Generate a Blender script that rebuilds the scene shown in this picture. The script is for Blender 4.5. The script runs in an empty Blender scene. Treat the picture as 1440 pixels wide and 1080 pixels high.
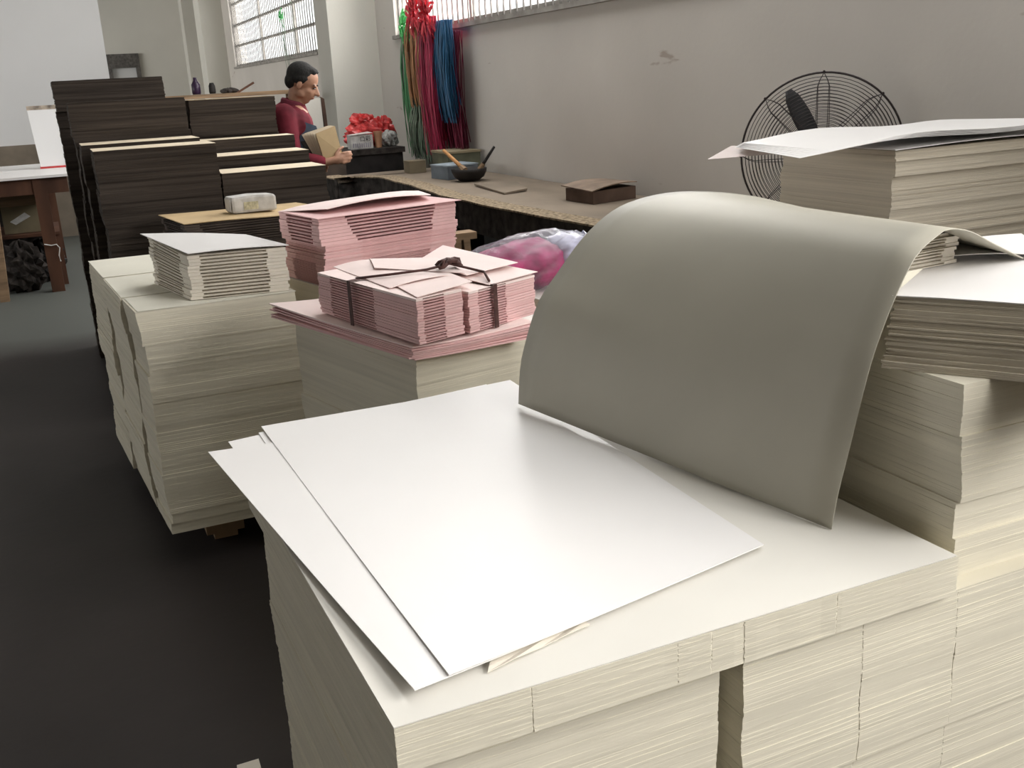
import bpy, bmesh, math, random
from mathutils import Vector, Matrix
random.seed(7)
sc = bpy.context.scene
COL = sc.collection

# ------------------------------------------------------------------ camera
F, H = 1420.0, 1.5
roll, pitch, yaw = math.radians(3.09), math.radians(16.85), math.radians(23.3)
fw = Vector((math.sin(yaw)*math.cos(pitch), math.cos(yaw)*math.cos(pitch), -math.sin(pitch)))
rt = Vector((math.cos(yaw), -math.sin(yaw), 0))
up = rt.cross(fw)
R_ = rt*math.cos(roll) - up*math.sin(roll)
U_ = up*math.cos(roll) + rt*math.sin(roll)
cd = bpy.data.cameras.new('camera'); cam = bpy.data.objects.new('camera', cd); COL.objects.link(cam)
m = Matrix((R_, U_, -fw)).transposed().to_4x4(); m.translation = Vector((0, 0, H)); cam.matrix_world = m
cd.sensor_fit = 'HORIZONTAL'; cd.sensor_width = 36; cd.lens = 36*F/1440; cd.clip_start = 0.05; cd.clip_end = 200
sc.camera = cam

# ------------------------------------------------------------------ world, lights, exposure
w = bpy.data.worlds.new('world'); sc.world = w; w.use_nodes = True
w.node_tree.nodes['Background'].inputs[0].default_value = (0.93, 0.97, 1.0, 1)
w.node_tree.nodes['Background'].inputs[1].default_value = 2.5
def area(name, loc, aim, sx, sy, power, col):
    l = bpy.data.lights.new(name, 'AREA'); l.shape = 'RECTANGLE'; l.size = sx; l.size_y = sy; l.energy = power; l.color = col
    o = bpy.data.objects.new(name, l); COL.objects.link(o); o.location = loc
    o.rotation_euler = (Vector(aim)).to_track_quat('-Z', 'Y').to_euler()
    return o
WX = 3.36
day = (1.0, 0.965, 0.93)
area('daylight_window_far', (WX+0.5, 16.7, 2.7), (-1, 0, -0.15), 6.2, 1.6, 300, day)
area('daylight_window_middle', (WX+0.5, 7.45, 2.75), (-1, 0, -0.2), 5.6, 1.6, 420, day)
area('daylight_window_near', (WX+0.5, -1.9, 2.75), (-1, 0.12, -0.25), 4.0, 1.7, 760, day)
area('added_overhead_light', (2.5, 4.5, 4.95), (0, 0, -1), 1.2, 12.0, 195, (1.0, 0.97, 0.94))  # added overhead lamp, brightens the upward-facing paper
area('daylight_window_left', (-7.4, 9.0, 2.6), (1, 0, -0.1), 9.0, 1.8, 120, day)
area('added_far_wall_light', (-7.4, 19.0, 2.6), (1, 0.1, -0.1), 7.0, 1.8, 560, day)  # added lamp out of view, lifts the far wall
sc.view_settings.view_transform = 'Standard'; sc.view_settings.look = 'None'
sc.view_settings.gamma = 1.0; sc.view_settings.use_curve_mapping = False
sc.view_settings.exposure = 0.0
try:
    sc.cycles.use_denoising = True
    sc.cycles.max_bounces = 8; sc.cycles.diffuse_bounces = 5; sc.cycles.transparent_max_bounces = 16
    sc.cycles.caustics_reflective = False; sc.cycles.caustics_refractive = False
except Exception: pass

# ------------------------------------------------------------------ materials
def mat(name, col, rough=0.75, var=0.08, scale=(6, 6, 6), bump=0.0, bscale=None, spec=0.3, col2=None, detail=4, contrast=None, metal=0.0, trans=0.0, alpha=1.0):
    mt = bpy.data.materials.new(name); mt.use_nodes = True
    nt = mt.node_tree; b = nt.nodes['Principled BSDF']
    b.inputs['Roughness'].default_value = rough; b.inputs['Specular IOR Level'].default_value = spec
    b.inputs['Metallic'].default_value = metal
    tc = nt.nodes.new('ShaderNodeTexCoord'); mp = nt.nodes.new('ShaderNodeMapping'); mp.inputs['Scale'].default_value = scale
    nz = nt.nodes.new('ShaderNodeTexNoise'); nz.inputs['Detail'].default_value = detail; nz.inputs['Scale'].default_value = 1.0
    nt.links.new(tc.outputs['Object'], mp.inputs[0]); nt.links.new(mp.outputs[0], nz.inputs['Vector'])
    cr = nt.nodes.new('ShaderNodeValToRGB')
    c2 = col2 if col2 else tuple(c*(1-2*var) for c in col); c1 = col if col2 else tuple(min(1, c*(1+var)) for c in col)
    lo, hi = contrast if contrast else (0.3, 0.7)
    cr.color_ramp.elements[0].position = lo; cr.color_ramp.elements[0].color = (*c2, 1)
    cr.color_ramp.elements[1].position = hi; cr.color_ramp.elements[1].color = (*c1, 1)
    nt.links.new(nz.outputs['Fac'], cr.inputs[0]); nt.links.new(cr.outputs[0], b.inputs['Base Color'])
    if bump:
        n2 = nt.nodes.new('ShaderNodeTexNoise'); n2.inputs['Detail'].default_value = 3; n2.inputs['Scale'].default_value = 1
        m2 = nt.nodes.new('ShaderNodeMapping'); m2.inputs['Scale'].default_value = bscale or scale
        nt.links.new(tc.outputs['Object'], m2.inputs[0]); nt.links.new(m2.outputs[0], n2.inputs['Vector'])
        bp = nt.nodes.new('ShaderNodeBump'); bp.inputs['Strength'].default_value = bump; bp.inputs['Distance'].default_value = 0.003
        nt.links.new(n2.outputs['Fac'], bp.inputs['Height']); nt.links.new(bp.outputs[0], b.inputs['Normal'])
    if alpha < 1: b.inputs['Alpha'].default_value = alpha
    if trans: b.inputs['Transmission Weight'].default_value = trans
    return mt

M = {}
M['paper'] = mat('paper_edges', (0.70, 0.66, 0.545), 0.85, 0.05, (1.2, 1.2, 90), 0.15, (2, 2, 600), 0.15, detail=6)
M['paper_top'] = mat('paper_top', (0.74, 0.72, 0.665), 0.6, 0.02, (3, 3, 3), spec=0.25)
M['paper_shaded'] = mat('paper_top_shaded', (0.70, 0.68, 0.59), 0.8, 0.03, (3, 3, 3), spec=0.1)  # darker copy of paper_top, shade put into the left pile tops
M['sheet'] = mat('white_sheet', (0.82, 0.805, 0.795), 0.38, 0.012, (4, 4, 4), spec=0.5)
M['kraft_edge'] = mat('grey_beige_edges', (0.60, 0.545, 0.45), 0.85, 0.08, (1.2, 1.2, 110), 0.35, (2, 2, 500), 0.15, detail=6)
M['board'] = mat('grey_board', (0.40, 0.38, 0.315), 0.5, 0.03, (5, 5, 5), spec=0.3)
M['dark'] = mat('dark_board_edges', (0.066, 0.053, 0.044), 0.85, 0.22, (1.5, 1.5, 60), 0.5, (3, 3, 200), 0.15, detail=5)
M['dark_side'] = M['dark']
M['kraft'] = mat('kraft_card', (0.52, 0.385, 0.22), 0.7, 0.07, (7, 7, 7), spec=0.2)
M['kraft_light'] = mat('pale_kraft_card', (0.66, 0.57, 0.43), 0.7, 0.05, (7, 7, 7), spec=0.2)
M['pink'] = mat('pink_paper', (0.78, 0.51, 0.505), 0.65, 0.05, (9, 9, 9), spec=0.25)
M['pink_light'] = mat('pale_pink_paper', (0.90, 0.75, 0.72), 0.65, 0.03, (9, 9, 9), spec=0.25)
M['cream'] = mat('cream_folder', (0.74, 0.69, 0.60), 0.6, 0.04, (8, 8, 8), spec=0.25)
M['cord'] = mat('dark_brown_strap', (0.085, 0.04, 0.035), 0.7, 0.2, (60, 60, 60))
M['wall'] = mat('plaster', (0.58, 0.545, 0.50), 0.9, 0.05, (0.8, 0.8, 0.8), 0.3, (30, 30, 30), 0.1)
M['wall_dim'] = mat('grey_plaster', (0.66, 0.645, 0.585), 0.9, 0.06, (0.9, 0.9, 0.5), 0.3, (30, 30, 30), 0.1)
M['wall_white'] = mat('white_partition_paint', (0.80, 0.80, 0.80), 0.8, 0.02, (0.8, 0.8, 0.8), spec=0.1)
M['wall_dark'] = mat('low_bounce_plaster', (0.27, 0.255, 0.23), 0.9, 0.08, (0.8, 0.8, 0.8))  # unseen walls, darkened to reduce bounced light
M['ceiling'] = mat('ceiling_plaster', (0.36, 0.345, 0.31), 0.9, 0.05, (0.7, 0.7, 0.7))
M['metal'] = mat('window_metal', (0.16, 0.15, 0.14), 0.5, 0.2, (20, 20, 20), metal=0.4)
M['frame'] = mat('old_window_frame', (0.33, 0.31, 0.28), 0.7, 0.15, (9, 9, 9))
M['fan'] = mat('fan_wire', (0.045, 0.035, 0.035), 0.5, 0.2, (40, 40, 40), metal=0.3, spec=0.4)
M['blade'] = mat('fan_blade', (0.035, 0.035, 0.037), 0.4, 0.1, (20, 20, 20))
M['wood'] = mat('old_wood', (0.30, 0.20, 0.12), 0.75, 0.2, (3, 3, 30), 0.4, (4, 4, 60))
M['wood_red'] = mat('reddish_brown_wood', (0.095, 0.042, 0.024), 0.65, 0.25, (6, 6, 1.5), 0.3, (20, 20, 4))
M['wood_pale'] = mat('pallet_wood', (0.33, 0.22, 0.13), 0.8, 0.2, (12, 12, 3), 0.4, (40, 40, 8))
M['table'] = mat('dusty_worktop', (0.23, 0.185, 0.14), 0.8, 0.15, (2.5, 1.2, 3), 0.3, (25, 25, 25))
M['burlap'] = mat('burlap_edging', (0.31, 0.245, 0.17), 0.95, 0.35, (45, 45, 45), 0.9, (120, 120, 120), 0.05)
M['black'] = mat('black_lacquer', (0.022, 0.019, 0.018), 0.6, 0.3, (8, 8, 8))
M['grime'] = mat('dark_cloth', (0.045, 0.038, 0.034), 0.95, 0.4, (14, 14, 14), 0.6, (30, 30, 30))
M['white'] = mat('off_white_wrap', (0.58, 0.57, 0.55), 0.45, 0.12, (25, 25, 25), spec=0.4)
M['green_box'] = mat('olive_card', (0.12, 0.125, 0.085), 0.7, 0.15, (8, 8, 8))
M['blue_box'] = mat('pale_blue_card', (0.28, 0.33, 0.37), 0.6, 0.15, (10, 10, 10))
M['red_bag'] = mat('red_plastic', (0.62, 0.06, 0.06), 0.35, 0.25, (12, 12, 12), spec=0.5)
M['skin'] = mat('skin', (0.40, 0.215, 0.14), 0.55, 0.08, (20, 20, 20), spec=0.35)
M['hair'] = mat('black_hair', (0.012, 0.011, 0.010), 0.85, 0.35, (90, 90, 40), 0.6, (150, 150, 60))
M['jacket'] = mat('maroon_jacket', (0.135, 0.016, 0.026), 0.85, 0.25, (9, 9, 9), 0.5, (20, 20, 14), 0.15)
M['shirt'] = mat('dark_maroon_collar', (0.14, 0.02, 0.035), 0.85, 0.2, (9, 9, 9))
M['trouser'] = mat('dark_trousers', (0.04, 0.042, 0.05), 0.9, 0.2, (9, 9, 9))
M['eye'] = mat('eye_dark', (0.02, 0.015, 0.012), 0.3, 0.1)
M['lip'] = mat('lips', (0.36, 0.14, 0.11), 0.5, 0.1)
M['navy'] = mat('navy_card', (0.045, 0.065, 0.10), 0.5, 0.2, (12, 12, 12))
M['ink'] = mat('black_ink', (0.02, 0.02, 0.02), 0.7, 0.1)
M['pipe'] = mat('white_pipe', (0.75, 0.75, 0.72), 0.4, 0.05)
def tint(name, c): M[name] = mat(name, c, 0.5, 0.3, (40, 40, 3), spec=0.4)
tint('strip_green', (0.06, 0.28, 0.10)); tint('strip_bright_green', (0.10, 0.62, 0.17)); tint('strip_dark_green', (0.035, 0.10, 0.06))
tint('strip_tan', (0.42, 0.20, 0.085)); tint('strip_rust', (0.27, 0.085, 0.06)); tint('strip_crimson', (0.45, 0.03, 0.09))
tint('strip_blue', (0.03, 0.13, 0.26)); tint('strip_maroon', (0.19, 0.02, 0.05)); tint('strip_red', (0.85, 0.06, 0.09)); tint('strip_grey_green', (0.22, 0.30, 0.22))

def floor_mat():  # dark nearby, paler grey-green in the far part
    mt = mat('two_tone_floor', (0.033, 0.027, 0.025), 0.55, 0.15, (1.3, 1.3, 1.3), 0.2, (25, 25, 25), 0.35)
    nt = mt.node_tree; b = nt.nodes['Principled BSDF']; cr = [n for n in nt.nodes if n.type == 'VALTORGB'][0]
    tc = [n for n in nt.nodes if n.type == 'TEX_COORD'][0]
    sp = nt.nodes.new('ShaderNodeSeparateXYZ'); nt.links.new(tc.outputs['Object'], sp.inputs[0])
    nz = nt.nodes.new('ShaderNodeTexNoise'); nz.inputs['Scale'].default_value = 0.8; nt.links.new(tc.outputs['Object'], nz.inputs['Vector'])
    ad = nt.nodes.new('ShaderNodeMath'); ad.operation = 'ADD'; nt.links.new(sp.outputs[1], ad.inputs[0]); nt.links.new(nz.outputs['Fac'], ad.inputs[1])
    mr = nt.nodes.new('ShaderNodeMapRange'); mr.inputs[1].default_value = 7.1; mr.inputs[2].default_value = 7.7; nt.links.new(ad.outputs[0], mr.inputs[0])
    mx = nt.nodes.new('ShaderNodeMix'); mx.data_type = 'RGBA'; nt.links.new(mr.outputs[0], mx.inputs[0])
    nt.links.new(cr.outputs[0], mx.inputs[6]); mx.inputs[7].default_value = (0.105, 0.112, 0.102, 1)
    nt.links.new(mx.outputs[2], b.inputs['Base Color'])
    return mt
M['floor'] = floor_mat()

def wall_mat():           # plaster with a few worn marks of old paint
    mt = M['wall']; nt = mt.node_tree; b = nt.nodes['Principled BSDF']; cr = [n for n in nt.nodes if n.type == 'VALTORGB'][0]
    tc = [n for n in nt.nodes if n.type == 'TEX_COORD'][0]
    nz = nt.nodes.new('ShaderNodeTexNoise'); nz.inputs['Scale'].default_value = 1; nz.inputs['Detail'].default_value = 6
    mp = nt.nodes.new('ShaderNodeMapping'); mp.inputs['Scale'].default_value = (2, 2.0, 9)
    nt.links.new(tc.outputs['Object'], mp.inputs[0]); nt.links.new(mp.outputs[0], nz.inputs['Vector'])
    mr = nt.nodes.new('ShaderNodeMapRange'); mr.inputs[1].default_value = 0.70; mr.inputs[2].default_value = 0.74; nt.links.new(nz.outputs['Fac'], mr.inputs[0])
    mx = nt.nodes.new('ShaderNodeMix'); mx.data_type = 'RGBA'; nt.links.new(mr.outputs[0], mx.inputs[0])
    nt.links.new(cr.outputs[0], mx.inputs[6]); mx.inputs[7].default_value = (0.40, 0.345, 0.30, 1); nt.links.new(mx.outputs[2], b.inputs['Base Color'])
wall_mat()

def thin_clear(name, col, op, rough=0.2):
    mt = bpy.data.materials.new(name); mt.use_nodes = True; nt = mt.node_tree
    for n in list(nt.nodes): nt.nodes.remove(n)
    out = nt.nodes.new('ShaderNodeOutputMaterial'); tr = nt.nodes.new('ShaderNodeBsdfTransparent'); tr.inputs[0].default_value = (1, 1, 1, 1)
    pr = nt.nodes.new('ShaderNodeBsdfPrincipled'); pr.inputs['Base Color'].default_value = (*col, 1); pr.inputs['Roughness'].default_value = rough
    mx = nt.nodes.new('ShaderNodeMixShader')
    fr = nt.nodes.new('ShaderNodeLayerWeight'); fr.inputs[0].default_value = 0.35
    mr = nt.nodes.new('ShaderNodeMapRange'); mr.inputs[3].default_value = op; mr.inputs[4].default_value = min(1, op+0.35)
    nt.links.new(fr.outputs['Facing'], mr.inputs[0]); nt.links.new(mr.outputs[0], mx.inputs[0])
    nt.links.new(tr.outputs[0], mx.inputs[1]); nt.links.new(pr.outputs[0], mx.inputs[2]); nt.links.new(mx.outputs[0], out.inputs[0])
    return mt
M['glass'] = thin_clear('window_glass', (0.9, 0.95, 0.95), 0.06, 0.05)
M['film'] = thin_clear('clear_plastic_film', (0.80, 0.80, 0.92), 0.03, 0.12)
M['film_pink'] = thin_clear('pale_pink_film', (0.75, 0.62, 0.58), 0.25, 0.4)

# ------------------------------------------------------------------ mesh helpers
class MB:
    def __init__(s): s.v = []; s.f = []
    def add(s, vs, fs):
        n = len(s.v); s.v += [tuple(v) for v in vs]; s.f += [tuple(i+n for i in f) for f in fs]; return s
    def box(s, lo, hi):
        x0, y0, z0 = lo; x1, y1, z1 = hi
        return s.add([(x0,y0,z0),(x1,y0,z0),(x1,y1,z0),(x0,y1,z0),(x0,y0,z1),(x1,y0,z1),(x1,y1,z1),(x0,y1,z1)],
                     [(0,3,2,1),(4,5,6,7),(0,1,5,4),(1,2,6,5),(2,3,7,6),(3,0,4,7)])
    def obox(s, o, ex, ey, ez):      # box from a corner and three edge vectors
        o, ex, ey, ez = map(Vector, (o, ex, ey, ez))
        return s.add([o, o+ex, o+ex+ey, o+ey, o+ez, o+ex+ez, o+ex+ey+ez, o+ey+ez],
                     [(0,3,2,1),(4,5,6,7),(0,1,5,4),(1,2,6,5),(2,3,7,6),(3,0,4,7)])
    def loft(s, rings, cap=True, closed=True):
        n = len(rings[0]); vs = [p for r in rings for p in r]; fs = []
        for k in range(len(rings)-1):
            for i in range(n if closed else n-1):
                j = (i+1) % n
                fs.append((k*n+i, k*n+j, (k+1)*n+j, (k+1)*n+i))
        if cap and closed:
            fs.append(tuple(reversed(range(n)))); fs.append(tuple((len(rings)-1)*n+i for i in range(n)))
        return s.add(vs, fs)
    def tube(s, pts, r, n=6, taper=None):
        pts = [Vector(p) for p in pts]; rings = []
        for i, p in enumerate(pts):
            d = (pts[min(i+1, len(pts)-1)] - pts[max(i-1, 0)]).normalized()
            a = d.cross(Vector((0, 0, 1)));
            if a.length < 1e-3: a = Vector((1, 0, 0))
            a.normalize(); b = d.cross(a); rr = r if not taper else r*(1+(taper-1)*i/(len(pts)-1))
            rings.append([p + (a*math.cos(2*math.pi*k/n) + b*math.sin(2*math.pi*k/n))*rr for k in range(n)])
        return s.loft(rings)
    def ring(s, c, u, v, rad, r, seg=40, n=5):
        c, u, v = Vector(c), Vector(u), Vector(v); w_ = u.cross(v).normalized(); vs = []; fs = []
        for i in range(seg):
            a = 2*math.pi*i/seg; d = u*math.cos(a)+v*math.sin(a)
            for k in range(n):
                b = 2*math.pi*k/n; vs.append(c + d*(rad+r*math.cos(b)) + w_*r*math.sin(b))
        for i in range(seg):
            for k in range(n):
                j = (i+1) % seg; l = (k+1) % n; fs.append((i*n+k, j*n+k, j*n+l, i*n+l))
        return s.add(vs, fs)
    def slab(s, grid, t, nrm=None):    # grid[i][j] of points with thickness t
        A = len(grid); B = len(grid[0]); G = [[Vector(p) for p in row] for row in grid]; vs = []; fs = []
        N = []
        for i in range(A):
            for j in range(B):
                du = G[min(i+1, A-1)][j]-G[max(i-1, 0)][j]; dv = G[i][min(j+1, B-1)]-G[i][max(j-1, 0)]
                n_ = Vector(nrm) if nrm else du.cross(dv).normalized(); N.append(n_)
                vs.append(G[i][j])
        for i in range(A):
            for j in range(B): vs.append(G[i][j] - N[i*B+j]*t)
        o = A*B
        for i in range(A-1):
            for j in range(B-1):
                a, b, c, d = i*B+j, (i+1)*B+j, (i+1)*B+j+1, i*B+j+1
                fs += [(a, b, c, d), (o+a, o+d, o+c, o+b)]
        for i in range(A-1):
            fs += [(i*B, o+i*B, o+(i+1)*B, (i+1)*B), (i*B+B-1, (i+1)*B+B-1, o+(i+1)*B+B-1, o+i*B+B-1)]
        for j in range(B-1):
            fs += [(j, j+1, o+j+1, o+j), ((A-1)*B+j, o+(A-1)*B+j, o+(A-1)*B+j+1, (A-1)*B+j+1)]
        return s.add(vs, fs)
    def ball(s, c, r, rot=None, u=16, v=10):
        c = Vector(c); r = Vector(r) if not isinstance(r, (int, float)) else Vector((r, r, r)); vs = []; fs = []
        rot = rot or Matrix.Identity(3)
        vs.append(c + rot @ Vector((0, 0, r.z)))
        for i in range(1, v):
            t = math.pi*i/v
            for k in range(u):
                a = 2*math.pi*k/u; vs.append(c + rot @ Vector((r.x*math.sin(t)*math.cos(a), r.y*math.sin(t)*math.sin(a), r.z*math.cos(t))))
        vs.append(c + rot @ Vector((0, 0, -r.z)))
        for k in range(u): fs.append((0, 1+k, 1+(k+1) % u))
        for i in range(v-2):
            for k in range(u):
                a = 1+i*u+k; b = 1+i*u+(k+1) % u; fs.append((a, a+u, b+u, b))
        L = len(vs)-1
        for k in range(u): fs.append((L, 1+(v-2)*u+(k+1) % u, 1+(v-2)*u+k))
        return s.add(vs, fs)
    def cap(s, p0, r0, p1, r1, n=12):   # tapered capsule
        p0, p1 = Vector(p0), Vector(p1); d = (p1-p0); L = d.length; d.normalize()
        q = d.to_track_quat('Z', 'Y').to_matrix(); rings = []
        for t in (80, 55, 30): a = math.radians(t); rings.append((-math.sin(a)*r0, math.cos(a)*r0))
        rings.append((0, r0)); rings.append((L, r1))
        for t in (30, 55, 80): a = math.radians(t); rings.append((L+math.sin(a)*r1, math.cos(a)*r1))
        return s.loft([[p0 + q @ Vector((rr*math.cos(2*math.pi*k/n), rr*math.sin(2*math.pi*k/n), z)) for k in range(n)] for z, rr in rings])

ORG = {}
def meta(o, label=None, cat=None, group=None, kind=None):
    if label: o['label'] = label
    if cat: o['category'] = cat
    if group: o['group'] = group
    if kind: o['kind'] = kind
    return o
def thing(name, label, cat, loc, group=None):
    o = bpy.data.objects.new(name, None); COL.objects.link(o); o.location = loc; o.empty_display_size = 0.05
    ORG[o.name] = Vector(loc); return meta(o, label, cat, group)
def obj(name, mb, mt, parent=None, smooth=False, base=None, label=None, cat=None, group=None, kind=None):
    """world-space mesh -> object; children are stored relative to their parent"""
    if parent is not None: org = ORG[parent.name]
    elif base is not None: org = Vector(base)
    else: org = Vector((0, 0, 0))
    me = bpy.data.meshes.new(name); me.from_pydata([(v[0]-org.x, v[1]-org.y, v[2]-org.z) for v in mb.v], [], mb.f)
    bm = bmesh.new(); bm.from_mesh(me); bmesh.ops.recalc_face_normals(bm, faces=bm.faces); bm.to_mesh(me); bm.free()
    me.materials.append(mt if not isinstance(mt, str) else M[mt])
    if smooth:
        for p in me.polygons: p.use_smooth = True
    o = bpy.data.objects.new(name, me); COL.objects.link(o)
    if parent is not None: o.parent = parent
    else: o.location = org
    ORG[o.name] = org
    return meta(o, label, cat, group, kind)
def remesh(o, vox, smooth_it=4):
    md = o.modifiers.new('r', 'REMESH'); md.mode = 'VOXEL'; md.voxel_size = vox; md.use_smooth_shade = True
    if smooth_it:
        m2 = o.modifiers.new('s', 'SMOOTH'); m2.factor = 0.5; m2.iterations = smooth_it
    dg = bpy.context.evaluated_depsgraph_get(); ev = o.evaluated_get(dg); me = bpy.data.meshes.new_from_object(ev)
    o.modifiers.clear(); old = o.data; mt = old.materials[0]; o.data = me
    if not len(me.materials): me.materials.append(mt)
    for p in me.polygons: p.use_smooth = True
def copy_tree(o, parent=None):
    c = o.copy(); COL.objects.link(c); c.parent = parent; ORG[c.name] = ORG[o.name]
    for ch in list(o.children): copy_tree(ch, c)
    return c
def wav(z, s, a): return a*(math.sin(z*9.1+s)+0.6*math.sin(z*23.7+2.3*s)+0.35*math.sin(z*57+1.7*s))

# a pile of sheets: one connected surface, each sheet layer a ledge of its own
def pile_mesh(o, ex, ey, z0, z1, row, seed, wand=0.004, jit=0.0009, nx=8, ny=8, topz=None, lean=(0, 0), corner=0.0, zref=0.0, rough=0.0002, grooves=()):
    rnd = random.Random(seed); o = Vector((o[0], o[1], 0)); ex = Vector((ex[0], ex[1], 0)); ey = Vector((ey[0], ey[1], 0))
    fr = [(i/nx, 0) for i in range(nx)]
    for g_ in grooves: fr += [(g_-.0010, 0), (g_, .0005), (g_+.0010, 0)]
    fr.sort()
    P = fr + [(1, i/ny) for i in range(ny)] + [(1-i/nx, 1) for i in range(nx)] + [(0, 1-i/ny) for i in range(ny)]
    n = max(1, int(round((z1-z0)/row))); rings = []; edgej = [rnd.gauss(0, rough) for _ in P]
    for k in range(n):
        za = z0 + (z1-z0)*k/n; zb = z0 + (z1-z0)*(k+1)/n
        dx = wav(za, seed, wand) + rnd.gauss(0, jit) + lean[0]*(za-zref); dy = wav(za, seed+1.9, wand) + rnd.gauss(0, jit) + lean[1]*(za-zref)
        g = rnd.gauss(0, jit*0.5)
        if rnd.random() < 0.06: dx += rnd.uniform(-1, 1)*jit*3; dy -= abs(rnd.gauss(0, 1))*jit*2.2
        ring = []
        for q, (a, b) in enumerate(P):
            off = Vector(((a-0.5)*2*g, (b-0.5)*2*g, 0)); p = o + ex*a + ey*b + off + Vector((dx, dy, 0))
            p += Vector((rnd.gauss(0, rough)+edgej[q], rnd.gauss(0, rough)+edgej[q], 0))
            ring.append(p)
        def zz(z, a, b): return z if topz is None else z + topz(a, b)*(z-z0)/(z1-z0)
        rings.append([Vector((p.x, p.y, zz(za, a, b))) for p, (a, b) in zip(ring, P)])
        rings.append([Vector((p.x, p.y, zz(zb, a, b))) for p, (a, b) in zip(ring, P)])
    return rings
def pile(name, label, cat, o, ex, ey, z0, z1, mt, top_mt=None, bands=5, row=0.005, seed=1, group=None, wand=0.004, jit=0.0009, step=0.003, lean=(0, 0), topname='top_sheet', bname='sheet_bundle', nx=8, ny=8, cuts=None, grooves=()):
    t = thing(name, label, cat, (o[0]+(ex[0]+ey[0])/2, o[1]+(ex[1]+ey[1])/2, z0), group)
    rnd = random.Random(seed*31+5)
    if cuts is None:
        cuts = [0]
        for _ in range(bands-1): cuts.append(cuts[-1]+rnd.uniform(0.7, 1.3))
        cuts.append(cuts[-1]+rnd.uniform(0.7, 1.3)); cuts = [z0+(z1-z0)*c/cuts[-1] for c in cuts]
    for i in range(len(cuts)-1):
        sx, sy = rnd.uniform(-step, step), rnd.uniform(-step, step); g = rnd.uniform(-step, step)*0.5
        oo = (o[0]+sx-g, o[1]+sy-g); eex = (ex[0]*(1+2*g/0.7), ex[1]*(1+2*g/0.7)); eey = ey
        mb = MB().loft(pile_mesh(oo, eex, eey, cuts[i], cuts[i+1], row, seed+i*0.37, wand, jit, nx, ny, lean=lean, zref=z0, grooves=grooves))
        obj(bname, mb, mt, t)
    if top_mt:
        s_ = 0.0015; a = Vector((o[0]+lean[0]*(z1-z0), o[1]+lean[1]*(z1-z0), z1+s_)); e1 = Vector((ex[0], ex[1], 0)); e2 = Vector((ey[0], ey[1], 0))
        A, B = 7, 7; gr = [[a + e1*(0.996*i/(A-1)+0.0) + e2*(j/(B-1)) + Vector((0, 0, rnd.uniform(0, 0.0012))) for j in range(B)] for i in range(A)]
        obj(topname, MB().slab(gr, 0.0014, (0, 0, 1)), top_mt, t)
    return t

# a flat gusseted paper folder: solid corners, thin gap along the middle of each side
def folder_mesh(o, ex, ey, z, t, gap=0.010, a0=0.16, a1=0.84, lift=None):
    o = Vector((o[0], o[1], z)); ex = Vector((ex[0], ex[1], 0)); ey = Vector((ey[0], ey[1], 0)); u = ex.normalized(); v = ey.normalized()
    S = [0, a0, a0+0.012, a1-0.012, a1]; P = []
    for k in S: P.append((k, 0, 0, 1))
    for k in S: P.append((1, k, -1, 0))
    for k in S: P.append((1-k, 1, 0, -1))
    for k in S: P.append((0, 1-k, 1, 0))
    inm = [False, False, True, True, False]*4
    rings = []
    for h, ins in ((0, 0), (0.2, 0), (0.22, 1), (0.78, 1), (0.8, 0), (1, 0)):
        r = []
        for (a, b, sx, sy), i_ in zip(P, inm):
            p = o + ex*a + ey*b + Vector((0, 0, t*h))
            if ins and i_: p += (u*sx + v*sy)*gap
            if lift: p.z += lift(a, b)
            r.append(p)
        rings.append(r)
    return MB().loft(rings)

# ================================================================== SETTING
CZ = 4.6
def struct(name, mb, mt, base=None): return obj(name, mb, mt, base=base, kind='structure')
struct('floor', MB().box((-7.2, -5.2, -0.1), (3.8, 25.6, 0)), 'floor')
struct('ceiling', MB().box((-7.2, -5.2, CZ), (1.9, 25.6, CZ+0.15)).box((3.1, -5.2, CZ), (3.8, 25.6, CZ+0.15)).box((1.9, -5.2, CZ), (3.1, -1.5, CZ+0.15)).box((1.9, 10.5, CZ), (3.1, 25.6, CZ+0.15)), 'ceiling')
# window wall, openings (y0, y1, z0, z1)
OPEN = [(-4.0, 0.2, 1.95, 3.7), (4.6, 10.28, 1.965, 3.5), (13.5, 19.85, 1.95, 3.5)]
def wall_x(name, x0, x1, ops, ylo, yhi, mt):
    mb = MB(); y = ylo
    for (a, b, c, d) in ops:
        mb.box((x0, y, 0), (x1, a, CZ)); mb.box((x0, a, 0), (x1, b, c)); mb.box((x0, a, d), (x1, b, CZ)); y = b
    mb.box((x0, y, 0), (x1, yhi, CZ)); return struct(name, mb, mt)
wall_x('wall_right', WX, WX+0.24, OPEN, -5.2, 25.6, 'wall')
wall_x('wall_left', -7.2, -6.96, [(4.5, 13.5, 1.6, 3.5), (15.5, 22.5, 1.6, 3.5)], -5.2, 25.6, 'wall_dark')
mb = MB(); mb.box((-6.96, 25.3, 0), (1.47, 25.5, CZ)); mb.box((1.47, 25.3, 2.46), (2.16, 25.5, CZ)); mb.box((2.16, 25.3, 0), (3.36, 25.5, CZ)); struct('wall_far', mb, mat('pale_far_plaster', (0.78, 0.765, 0.70), 0.9, 0.05, (.6, .6, .6)))
struct('wall_near', MB().box((-6.96, -5.2, 0), (3.36, -5.0, CZ)), 'wall_dark')
struct('wall_partition', MB().box((-4.5, 12.9, 0), (0.755, 13.05, CZ)), 'wall_white')
struct('baseboard_partition', MB().box((-4.5, 12.87, 0), (0.75, 12.9, 1.06)), mat('brown_dado', (0.24, 0.2, 0.155), 0.8, 0.1))
struct('trim_1', MB().box((2.84, 10.9, 0), (WX, 11.45, CZ)), 'wall_dim')
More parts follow.
